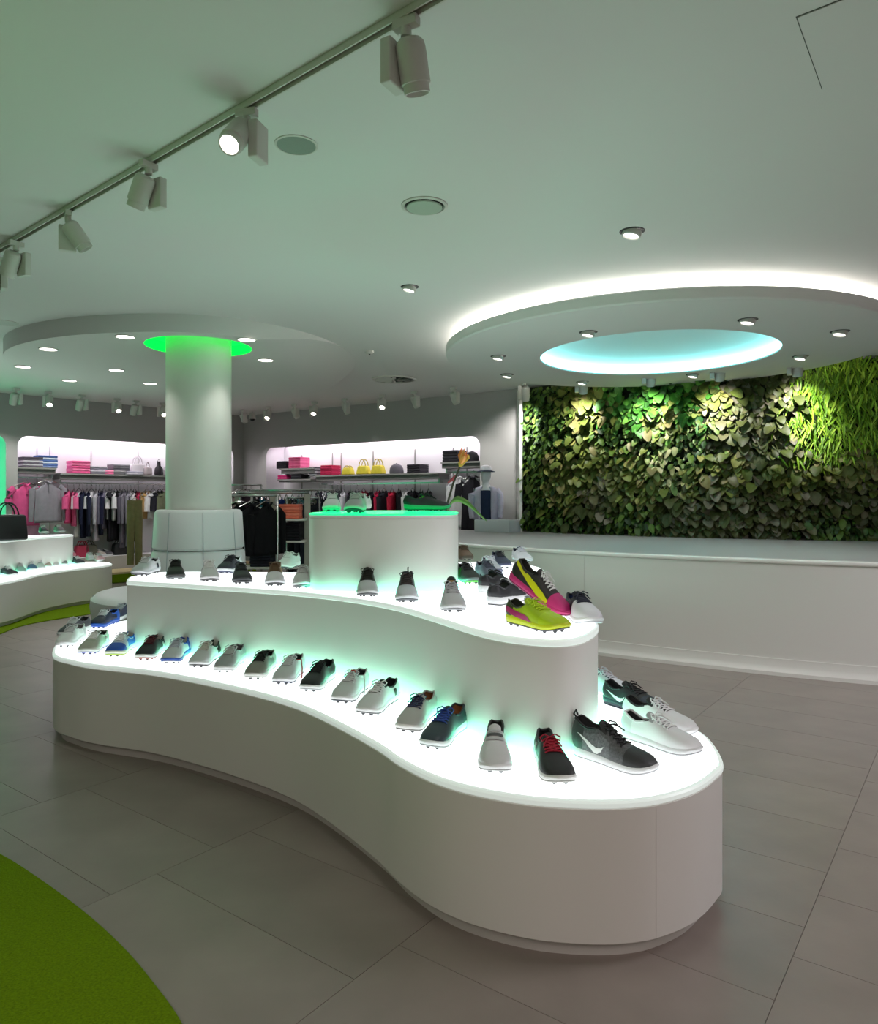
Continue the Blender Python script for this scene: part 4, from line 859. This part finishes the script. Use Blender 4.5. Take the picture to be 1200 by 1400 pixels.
def handbag(label, p, z, rz, m, sx=.30, sy=.14, sz=.2, hh=.12, handles=2, mh=None, taper=.12, group=None, flap=False):
    t = thing('handbag', label, 'bag', (p.x, p.y, z+.0006), rz, group)
    rbox('body', sx, sy, sz, .03, m, t, 3, taper)
    for k in range(handles):
        y = sy*(.28 if k else -.28)*(1 if handles > 1 else 0); w_ = sx*.26
        MB().tube([(w_*math.cos(PI*i/10), y, sz*.9+(hh+.02)*math.sin(PI*i/10)) for i in range(11)], .009, 7).obj('handle', mh or m, t, True)
    MB().tube([(-sx*.38, 0, sz-.004), (0, 0, sz-.001), (sx*.38, 0, sz-.004)], .005, 5).obj('zip', CHROME, t, True)
    if flap: b = rbox('front_pocket', sx*.6, .02, sz*.5, .01, m, t); b.location = (0, -sy*.5, .03)
    return t
rzL = math.atan2(LWD.y, LWD.x); rzR = math.atan2(RWD.y, RWD.x)
WB = mat('#d6cfd6', .5)
p = on('L', 188, -.22); handbag('white handbag with two tall handles on the long shelf', p, zB, rzL, WB, .28, .14, .20, .13)
p = on('L', 202, -.14); handbag('small taupe handbag with upright handle next to the white handbag', p, zB, rzL+.5, mat('#b0a4a8', .6), .17, .10, .15, .08, 1)
p = on('L', 217, -.2); t = thing('bottle_bag', 'black bottle-shaped shoe bag on the long shelf near the column', 'bag', (p.x, p.y, zB+.0006), 0)
MB().lathe([(.07, 0), (.078, .04), (.07, .13), (.035, .18), (.03, .25), (.035, .26)], 18).obj('body', mat('#1f1c24', .6), t, True); MB().tube([(-.03, 0, .25), (0, 0, .30), (.03, 0, .25)], .005, 5).obj('loop', BLACKM, t, True)
p = on('L', 226, -.2); handbag('small white pouch next to the column on the long shelf', p, zB, rzL, WB, .12, .08, .12, .03, 1)
YB = mat('#c8b82e', .55, noise=.12, nscale=20, bump=.3, bscale=30)
for px, lab, s in ((476, 'yellow soft pouch bag nearest the crimson pile', .9), (497, 'yellow handbag with thin upright handles in the middle of three', 1.05), (517, 'yellow handbag with handles nearest the grey cap', 1.05)):
    p = on('R', px, -.18); handbag(lab, p, zD, rzR+.1, YB, .25*s, .15, .15*s, .10 if px > 480 else .02, 2, mat('#a5942a', .5), .25)
def cap(label, p, z, m, rz, s=1):
    t = thing('cap', label, 'cap', (p.x, p.y, z+.0006), rz)
    MB().lathe([(.085*s, 0), (.09*s, .02*s), (.083*s, .07*s), (.06*s, .105*s), (.02*s, .125*s), (.0005, .127*s)], 20, caps=False).lathe([(.012, .124*s), (.01, .133*s), (.0005, .135*s)], 10, caps=False).obj('crown', m, t, True)
    V = []; Fc = []
    for k in range(9):
        a = -PI*.42+PI*.84*k/8-PI/2
        for r, z_ in ((.085*s, .012), (.15*s, .004), (.15*s, .001), (.085*s, .009)): V.append((r*math.cos(a)*.95, r*math.sin(a)*(1 if r < .1 else 1.05), z_))
    for k in range(8):
        for j in range(4): Fc.append((4*k+j, 4*k+(j+1) % 4, 4*k+4+(j+1) % 4, 4*k+4+j))
    mesh('brim', V, Fc, m, t, True, None, .7); return t
cap('grey cap with brim on the long shelf beside the yellow bags', on('R', 542, -.15), zD, fab('#5c5a62'), 2.6, 1.35)
cap('black cap at the shelf end next to the jacket bust', on('R', 645, -.2), zE, fab('#232227'), .4, 1.3)
# hanging garments ------------------------------------------------------------
def hanger(t, w_=.40, top=0):
    MB().tube([(0, 0, top+.03), (0, 0, top+.07), (.012, 0, top+.095), (.03, 0, top+.09), (.034, 0, top+.07)], .0035, 5).tube([(-w_/2, 0, top-.035), (-.03, 0, top+.025), (.03, 0, top+.025), (w_/2, 0, top-.035)], .007, 5).obj('hanger', CHROME, t, True)
def shirt_mesh(w_=.46, L=.68, th=.07, sleeve=.22, long=False, seed=0):
    """front outline (half), thickness follows the middle; folds run down the front"""
    r = random.Random(seed); rows = 14; cols = 14; V = []; Fc = []
    def halfw(t):
        if t < .12: return interp([(0, .075), (.03, .10), (.12, w_/2)], t)
        return w_/2*interp([(.12, 1), (.3, .93), (.6, .95), (1, 1.02)], t)
    ph = [r.uniform(0, 6) for _ in range(3)]
    for side in (0, 1):
        for i in range(rows+1):
            t = i/rows; hw = halfw(t)
            for j in range(cols+1):
                x = -hw+2*hw*j/cols; q = abs(2*j/cols-1)
                z = -L*t-(.06*q**1.5 if t < .13 else .06*max(0, 1-(t-.13)/.2))*(1 if t < .13 else q**1.5)
                d = th/2*(1-q**3)*(.55+.45*min(1, t*3))+.006*math.sin(14*x/w_*2+ph[0])*t+.004*math.sin(31*x/w_+ph[1])
                V.append((x, (-d if side == 0 else d*.8), z))
    n = (rows+1)*(cols+1)
    for i in range(rows):
        for j in range(cols):
            a = i*(cols+1)+j; Fc += [(a, a+1, a+cols+2, a+cols+1), (n+a, n+a+cols+1, n+a+cols+2, n+a+1)]
    for i in range(rows):
        a = i*(cols+1); b = a+cols; Fc += [(a, a+cols+1, n+a+cols+1, n+a), (b, n+b, n+b+cols+1, b+cols+1)]
    for j in range(cols): a = rows*(cols+1)+j; Fc += [(a, a+1, n+a+1, n+a)]
    return V, Fc
def shirt(label, p, ztop, rz, m, w_=.46, L=.68, sleeve=.24, group=None, name='polo_shirt', seed=0, collar=True, th=.07, tilt=0, mc=None):
    t = thing(name, label, 'garment', (p.x, p.y, ztop), rz, group)
    V, Fc = shirt_mesh(w_, L, th, seed=seed); mesh('body', V, Fc, m, t)
    for sd in (-1, 1):
        pts = [(sd*w_*.42, 0, -.075), (sd*(w_*.5+.03), 0, -.13), (sd*(w_*.5+.05), 0, -.075-sleeve*.75), (sd*(w_*.5+.055), 0, -.075-sleeve)]
        mb = MB(); mb.tube(pts, [.055, .06, .058, .062] if sleeve < .4 else [.05, .055, .042, .038], 9)
        for v in mb.V: v.y *= th*.9/.11
        mb.obj('sleeve', m, t, True)
    if collar:
        MB().tube([(-.075, .012, -.008), (-.05, -.03, .006), (0, -.045, -.03), (.05, -.03, .006), (.075, .012, -.008)], .014, 6).obj('collar', mc or m, t, True)
        MB().box((-.014, -.045, -.17), (.014, -.036, -.03)).obj('placket', mc or m, t)
    hanger(t, w_*.8, 0); return t
# two garments shown face on at the outer end
p = on('L', 35, -.03); shirt('pink short-sleeved polo shirt hanging face on in the outer bay', p, zA-.26, rzL+.25, fab('#d9568e'), .44, .66, .22, None, 'polo_shirt', 1)
p = on('L', 66, -.03); shirt('lavender grey long-sleeved sweater hanging face on beside the pink polo', p, zA-.22, rzL+.2, fab('#8b8690'), .46, .66, .56, None, 'sweater', 2)
p = on('L', 40, -.30); shirt('pale pink shirt hanging low behind the pink polo', p, zA-.55, rzL+.4, fab('#d8a4c2'), .40, .62, .22, None, 'polo_shirt', 5)
# garments edge on along the rails
def edge_on(wall, label, px, off, ztop, m, L, th=.075, group=None, sleeve=.24, w_=.44, seed=0, m2=None, name='hanging_garment', turn=.0):
    p = on(wall, px, off); rz = (rzL if wall == 'L' else rzR)+PI/2+turn
    t = shirt(label, p, ztop, rz, m, w_, L, sleeve, group, name, seed, False, th)
    return t
RL = [(92, '#d9588c', .55, 'pink polo', .24, .10), (101, '#dc6694', .60, 'brighter pink polo', .24, .10), (108, '#c9c6cc', .78, 'pale grey top', .24, .08), (113, '#1c2038', .80, 'dark navy top', .5, .09), (119, '#23263c', .78, 'midnight blue top', .5, .09), (125, '#d8d6dc', .72, 'white top', .24, .08),
      (131, '#a9a6b0', .86, 'grey striped long top', .5, .09), (136, '#20203a', .76, 'ink navy jacket', .5, .10), (142, '#6a6678', .66, 'mauve grey cardigan', .5, .09), (148, '#e0dde2', .50, 'white short top', .24, .08), (153, '#d4d2d8', .52, 'off white polo', .24, .09), (158, '#18171d', .86, 'black trousers', .1, .10), (150, '#19181f', .88, 'long black dress', .1, .10),
      (164, '#77737f', .90, 'slate striped long top', .5, .08), (169, '#5f5b69', 1.0, 'long grey coat', .5, .09), (174, '#8a8692', .98, 'light grey long coat', .5, .09), (179, '#d2d0d6', .55, 'white polo with black trim', .24, .09), (184, '#1a1a22', .9, 'black long top', .5, .09), (189, '#9c2846', .45, 'crimson top', .24, .08)]
for i, (px, c, L, nm, sl, th) in enumerate(RL):
    edge_on('L', '%s hanging edge on along the rail of the striped-shirt niche' % nm, px, -.21-.02*(i % 2), zB-.27, fab(c), L, th, 'garments on the rail of the striped-shirt niche', sl, .40, i, turn=-.5+.25*math.sin(i*2.1))
for i, (px, c, nm) in enumerate(((201, '#b08d5c', 'tan straw top'), (209, '#e4e2e8', 'white and black banded top'), (218, '#2b2b34', 'black cardigan'), (224, '#7c8268', 'sage green shirt'))):
    edge_on('L', '%s hanging by the column in the striped-shirt niche' % nm, px, -.2, zB-.27, fab(c), .5, .12, 'garments by the column', .3, .40, 30+i, turn=-.9)
def trousers(label, p, ztop, rz, m, L=1.02, w_=.20, group=None):
    t = thing('trousers', label, 'trousers', (p.x, p.y, ztop), rz, group)
    MB().box((-w_*.9, -.03, -.05), (w_*.9, .03, 0)).obj('waistband', m, t)
    for sd in (-1, 1):
        mb = MB(); mb.tube([(sd*w_*.42, 0, -.04), (sd*w_*.47, 0, -.25), (sd*w_*.5, 0, -L*.6), (sd*w_*.52, 0, -L)], [w_*.50, w_*.54, w_*.46, w_*.44], 12)
        for v in mb.V: v.y *= .5
        mb.obj('leg', m, t, True)
    hanger(t, w_*1.6, 0); return t
p = on('L', 184, .70); trousers('olive trousers hanging from a stand in front of the far niche', p, zat(684, p.y), rzL-.3, fab('#877f58'), 1.06, .125)
sd_ = thing('garment_stand', 'slim metal stand carrying the olive trousers', 'stand', (p.x, p.y+.22, .0005), rzL-.3)
MB().lathe([(.18, 0), (.18, .012), (.02, .02), (.014, .05)], 24).obj('foot', CHROME, sd_, True); MB().tube([(0, 0, .04), (0, 0, zat(684, p.y)+.08), (0, -.22, zat(684, p.y)+.09)], .012, 8).obj('pole', CHROME, sd_, True)
# bags and shoes on the niche floor
for px, c, lab in ((112, '#a82a4a', 'crimson bag on the niche floor beneath the rail'), (122, '#5c5a50', 'olive grey box bag on the niche floor'), (163, '#1c1b20', 'black sports bag on the niche floor'), (173, '#17171b', 'tall black bag on the niche floor beside the olive trousers')):
    p = on('L', px, -.2); handbag(lab, p, .40, rzL, mat(c, .6), .24, .16, .20 if px < 170 else .34, .07, 2)
for i, (px, c) in enumerate(((133, '#8a8890'), (141, '#b5a9a4'), (150, '#5c5860'), (104, '#c27a8a'), (128, '#d2cdd2'))):
    p = on('L', px, -.03); t = thing('sneaker', '%s low shoe on the floor of the striped-shirt niche' % ('grey', 'beige', 'dark grey', 'rose pink', 'off white')[i], 'shoe', (p.x-.0, p.y, .4006), rzL-PI/2, 'shoes on the niche floor')
    t.location += Vector((-LWN.x*.17, -LWN.y*.17, 0)); make_shoe(dict(U=c, S='#dcd8dc', L='#eee', I='#333', cleat=0, len=.26), t)
RR = [(437, '#33323c', 'charcoal top'), (444, '#c9c6d0', 'white printed top'), (452, '#2a2c44', 'navy top'), (461, '#55525e', 'grey jacket'), (470, '#d2d0da', 'white dotted shirt'), (479, '#26242c', 'black polo'), (488, '#2c2a36', 'black blazer'), (497, '#8e1f3c', 'wine red top'), (507, '#1f1d24', 'black coat'), (516, '#b52448', 'crimson jacket'), (525, '#26262e', 'coal black jacket'), (536, '#b8233f', 'bright red jacket'), (545, '#1c1b20', 'jet black jacket'), (555, '#d8d8dc', 'white jacket'), (564, '#1f1e24', 'black padded jacket'), (575, '#222128', 'black shell jacket'), (586, '#19181d', 'black long coat')]
for i, (px, c, nm) in enumerate(RR):
    edge_on('R', '%s hanging edge on beneath the yellow bags' % nm, px, -.22, zD-.27, fab(c), .62+.1*(i % 3), .12, 'garments beneath the yellow bags', .45, .42, 60+i, turn=.55+.2*math.sin(i*1.7))
p = on('R', 627, -.16); shirt('white shirt hanging beside the flower stem next to the jacket bust', p, zE-.24, rzR-.2, fab('#cfcdd2'), .40, .80, .5, None, 'shirt', 91)
p = on('R', 646, -.10); shirt('black dress hanging at the niche edge behind the jacket bust', p, zE-.24, rzR+.5, fab('#1b1a20'), .36, .85, .3, None, 'dress', 92)
# ------------------------------------------------------------------ free-standing racks in the middle
def gondola(x, y, rz, label):
    t = thing('shelf_rack', label, 'rack', (x, y, .0005), rz)
    for px_, py_ in ((-.42, -.0), (.0, .0), (.42, .0)): MB().box((px_-.035, -.035, 0), (px_+.035, .035, 1.44)).obj('post', mat('#a9a59c', .4, .3), t)
    for z in (.20, .55, .86, 1.12): b = rbox('shelf_board', .80, .40, .022, .006, mat('#d5d3cc', .5), t); b.location = (.02, -.16, z)
    MB().tube([(-.44, -.0, 1.46), (.44, 0, 1.46)], .016, 8).obj('top_rail', CHROME, t, True)
    b = rbox('foot_bar', .95, .46, .05, .01, mat('#8a867e', .5), t); b.location = (0, -.1, 0); return t
gx, gy = (373-CX)/F*9.0, 9.0
g1 = gondola(gx, gy, .10, 'free-standing shelf rack with coral pile and black jackets behind the podium')
def gl(x, y): M = Matrix.Rotation(.10, 2); return Vector((gx, gy))+M @ Vector((x, y))
pile('M', 0, 1.143, ['#e2705a', '#ec8670', '#e2705a', '#ec8670', '#e2705a'], '%s folded garment of the coral orange pile on the shelf rack', 'coral pile', loc=gl(.22, -.18), sx=.27, h=.034)
pile('M', 0, 1.143, ['#d8d6da']*3, '%s folded garment of the white pile behind the coral one', 'white pile on the rack', loc=gl(-.14, -.14), sx=.22, h=.045)
pile('M', 0, .883, ['#4a4850', '#55535c', '#4a4850', '#5a5862'], '%s folded garment of the slate pile low on the shelf rack', 'slate pile on the rack', loc=gl(-.12, -.18), sx=.25, h=.034)
pile('M', 0, .883, ['#1d1c22']*6, '%s folded garment of the tall black pile low on the shelf rack', 'black pile on the rack', loc=gl(.24, -.16), sx=.25, h=.034)
pile('M', 0, .573, ['#23242e']*4, '%s folded garment of the ink pile on the lowest visible rack shelf', 'ink pile on the rack', loc=gl(-.1, -.16), sx=.25, h=.034)
def freerack(x, y, rz, L, ztop, label):
    t = thing('clothes_rail', label, 'rack', (x, y, .0005), rz)
    for sx_ in (-L/2, L/2):
        MB().box((sx_-.02, -.25, 0), (sx_+.02, .25, .03)).obj('foot', CHROME, t); MB().tube([(sx_, 0, .03), (sx_, 0, ztop)], .014, 8).obj('post', CHROME, t, True)
    MB().tube([(-L/2, 0, ztop), (L/2, 0, ztop)], .014, 8).obj('rail', CHROME, t, True); return t
fx, fy = (348-CX)/F*8.2, 8.2
freerack(fx, fy, .2, .5, 1.42, 'short chrome clothes rail with black jackets beside the padded seat')
for i, (dx, c, nm) in enumerate(((-.16, '#121217', 'jet black zip jacket nearest the seat'), (-.02, '#16161b', 'black hooded jacket with tiny white chest mark'), (.13, '#0f0f13', 'black soft jacket next to the coral pile'))):
    p = Vector((fx+dx, fy-.10*0+dx*.2)); t = shirt('%s on the short chrome rail' % nm, p, 1.33, .2+.5+.3*(i-1), fab(c), .40, .58, .5, 'black jackets on the short rail', 'jacket', 110+i, True, .10)
    if i == 1: MB().box((.06, -.062, -.50), (.11, -.058, -.485)).obj('chest_mark', mat('#e8e8ea', .5), t)
hx, hy_ = (398-CX)/F*10.2, 10.2
freerack(hx, hy_, -.35, 1.30, 1.50, 'long chrome clothes rail with mixed tops behind the shelf rack')
for i, (dx, c, nm) in enumerate(((-.58, '#1f1e26', 'black top'), (-.48, '#2c6a86', 'teal top'), (-.38, '#26344c', 'navy top'), (-.28, '#4a7a94', 'steel blue top'), (-.18, '#25408a', 'cobalt top'), (-.08, '#6a6a55', 'khaki top'), (.02, '#3a3a44', 'charcoal top'), (.12, '#5a8a94', 'pale teal top'), (.22, '#2a2a32', 'coal top'), (.32, '#77776a', 'stone top'), (.42, '#232b3c', 'dark blue top'), (.52, '#1d1d24', 'black hooded top'), (.6, '#54565c', 'grey hooded top'))):
    p = Vector((hx+dx*math.cos(-.35), hy_+dx*math.sin(-.35))); shirt('%s on the long chrome rail behind the shelf rack' % nm, p, 1.41, -.35+PI/2+.7, fab(c), .40, .58, .4, 'tops on the long chrome rail', 'hanging_garment', 130+i, False, .11)
for i, px in enumerate((402, 410, 418, 426)):
    x, y = (px-CX)/F*9.5, 9.5; trousers('%s trousers hanging low beside the shelf rack' % ('black', 'dark slate', 'charcoal blue', 'ink')[i], Vector((x, y)), 1.30, 1.1, fab(('#17171c', '#34383f', '#2b313c', '#1d1e26')[i]), .88, .12, 'dark trousers beside the shelf rack')
freerack((414-CX)/F*9.5, 9.52, 0, .42, 1.395, 'small chrome rail with dark trousers beside the shelf rack')
for px, d, c, nm in ((332, 11.2, '#8a5a62', 'rose'), (337, 11.2, '#a98a90', 'dusty pink'), (343, 11.2, '#3a2c38', 'plum'), (328, 11.2, '#2e2c3a', 'dark violet')):
    shirt('%s top on the rail in the corner beyond the column' % nm, Vector(((px-CX)/F*d, d)), 1.50, .9, fab(c), .36, .5, .3, 'tops in the corner beyond the column', 'hanging_garment', px, False, .11)
freerack((335-CX)/F*11.2, 11.2, 0, .5, 1.59, 'small chrome clothes rail in the corner beyond the column')
# ------------------------------------------------------------------ jacket bust on its box
p = on('R', 680, .40); zb = 1.08
bx = thing('plinth_box', 'pale blue-white box plinth beneath the jacket bust', 'plinth', (p.x, p.y, .909), rzR); rbox('body', .58, .34, zb-.909, .008, mat('#d8dade', .5), bx)
p = on('R', 664, .36); mq = thing('bust_mannequin', 'white bust mannequin with a navy sun cap and pale lavender jacket', 'mannequin', (p.x, p.y, zb+.0006), rzR+.55)
prof = [(0, .15, .10), (.05, .155, .105), (.18, .14, .095), (.30, .155, .105), (.40, .165, .10), (.455, .14, .08), (.485, .07, .06), (.52, .048, .05), (.555, .05, .055), (.58, .064, .075), (.62, .074, .09), (.66, .078, .096), (.70, .07, .09), (.735, .04, .05), (.745, .001, .001)]
def rings(prof, a0=0, a1=2*PI, n=24, grow=0, close=True):
    V = []; Fc = []; m_ = n if close else n+1
    for z, rx, ry in prof:
        for k in range(m_): a = a0+(a1-a0)*k/n; V.append(((rx+grow)*math.cos(a), (ry+grow)*math.sin(a), z))
    for j in range(len(prof)-1):
        for k in range(n): Fc.append((j*m_+k, j*m_+(k+1) % m_, (j+1)*m_+(k+1) % m_, (j+1)*m_+k))
    return V, Fc
MW = mat('#dcdce2', .35)
mesh('body', *rings(prof), MW, mq); mesh('inner_top', *rings([(.0, .15, .10), (.18, .142, .097), (.30, .157, .107), (.40, .166, .101), (.44, .12, .075)], 0, 2*PI, 24, .006), fab('#28324e'), mq)
jk = [(-.0, .185, .13), (.18, .172, .12), (.30, .172, .118), (.40, .175, .112), (.455, .15, .09), (.475, .10, .075)]
V, Fc = rings(jk, -PI*.36, PI*1.36, 26, .004, False); js = mesh('jacket', V, Fc, fab('#b9b6ca'), mq); md = js.modifiers.new('cloth', 'SOLIDIFY'); md.thickness = .012
for sd in (-1, 1):
    MB().tube([(sd*.15, 0, .43), (sd*.205, -.01, .36), (sd*.215, -.02, .18), (sd*.20, -.05, .02)], [.05, .054, .046, .04], 10).obj('sleeve', fab('#b9b6ca'), mq, True)
MB().lathe([(.085, .70), (.088, .73), (.07, .775), (.03, .79), (.0005, .792)], 20, caps=False, sy=1.15).obj('hat_crown', fab('#d6d4dc'), mq, True)
MB().lathe([(.086, .712), (.135, .697), (.136, .691), (.086, .704)], 24, caps=False, sy=1.15).obj('hat_brim', fab('#2c3448'), mq, True)
# ------------------------------------------------------------------ flower in a vase on the back lobe
vx, vy = .07, 5.25; va = thing('flower_vase', 'slim white vase hidden behind the top tier, holding an orange flower and long leaf', 'vase', (vx, vy, ZT[1]+.0006))
MB().lathe([(.05, 0), (.055, .02), (.05, .2), (.035, .30), (.04, .32), (.034, .32), (.03, .30), (.044, .2), (.045, .03), (.0005, .025)], 24).obj('body', mat('#e2e2de', .3), va, True)
def W3(px, py, d): return Vector(((px-CX)/F*d-vx, d-vy, zat(py, d)-ZT[1]))
fl_ = thing('bird_of_paradise_flower', 'orange bird of paradise flower on a thin dark stem above the top tier', 'flower', (vx, vy, ZT[1]+.0006))
tip = W3(629, 637, 5.25)
MB().tube([(0.0, 0, .04), W3(611, 690, 5.25), W3(619, 662, 5.25), tip], .0075, 7).obj('stem', mat('#3a3a2c', .6), fl_, True)
MB().tube([W3(612, 660, 5.25), W3(618, 656, 5.25), W3(622, 650, 5.25)], [.006, .014, .004], 6).obj('bud', mat('#a0404a', .6), fl_, True)
MB().tube([tip+Vector((-.012, 0, -.02)), tip+Vector((0, 0, .01)), W3(640, 625, 5.25), W3(641, 622, 5.2)], [.006, .02, .014, .002], 8).obj('bract', mat('#c9a03a', .6), fl_, True)
for k, (px, py, d) in enumerate(((631, 612, 5.25), (635, 613, 5.15), (638, 617, 5.3), (640, 621, 5.2), (633, 614, 5.35), (636, 622, 5.1))):
    q = W3(px, py, d); MB().tube([tip+Vector((.004, 0, .01)), (tip+q)/2+Vector((.006*(k % 3-1), 0, .01)), q], [.006, .018, .001], 6).obj('petal', mat(('#e07838', '#e8904a')[k % 2], .55), fl_, True)
V = []; Fc = []
path = [W3(611, 700, 5.15), W3(616, 690, 5.1), W3(626, 685.5, 5.0), W3(640, 692, 4.9), W3(652, 702, 4.8), W3(666, 713, 4.72)]
wd = [.008, .03, .05, .05, .032, .002]; P = spline(path, 5, False)
for i, q in enumerate(P):
    k = i/(len(P)-1)*5; a = int(min(k, 4)); ww = wd[a]+(wd[a+1]-wd[a])*(k-a)
    V += [q+Vector((0, -ww, ww*.45)), q, q+Vector((0, ww, ww*.75))]
for i in range(len(P)-1): Fc += [(3*i, 3*i+1, 3*i+4, 3*i+3), (3*i+1, 3*i+2, 3*i+5, 3*i+4)]
lo = mesh('leaf', V, Fc, mat('#4e7a26', .45, noise=.15, nscale=12), fl_); md = lo.modifiers.new('thick', 'SOLIDIFY'); md.thickness = .003
MB().tube([(0.005, -.01, .05), W3(610, 715, 5.2), path[0], path[1]], .007, 6).obj('leaf_stalk', mat('#4a6a2a', .6), fl_, True)
# black handbag on the far podium
p = Vector(((10-CX)/F*8.6, 8.6)); hb = handbag('large black leather handbag with round handle on the far podium', p, ZT[1], .9, mat('#17171a', .45, bump=.1), .40, .2, .30, .15, 2, None, .1)
MB().box((.20, -.02, .12), (.204, .03, .24)).obj('price_tag', mat('#e8e8e8', .5), hb)
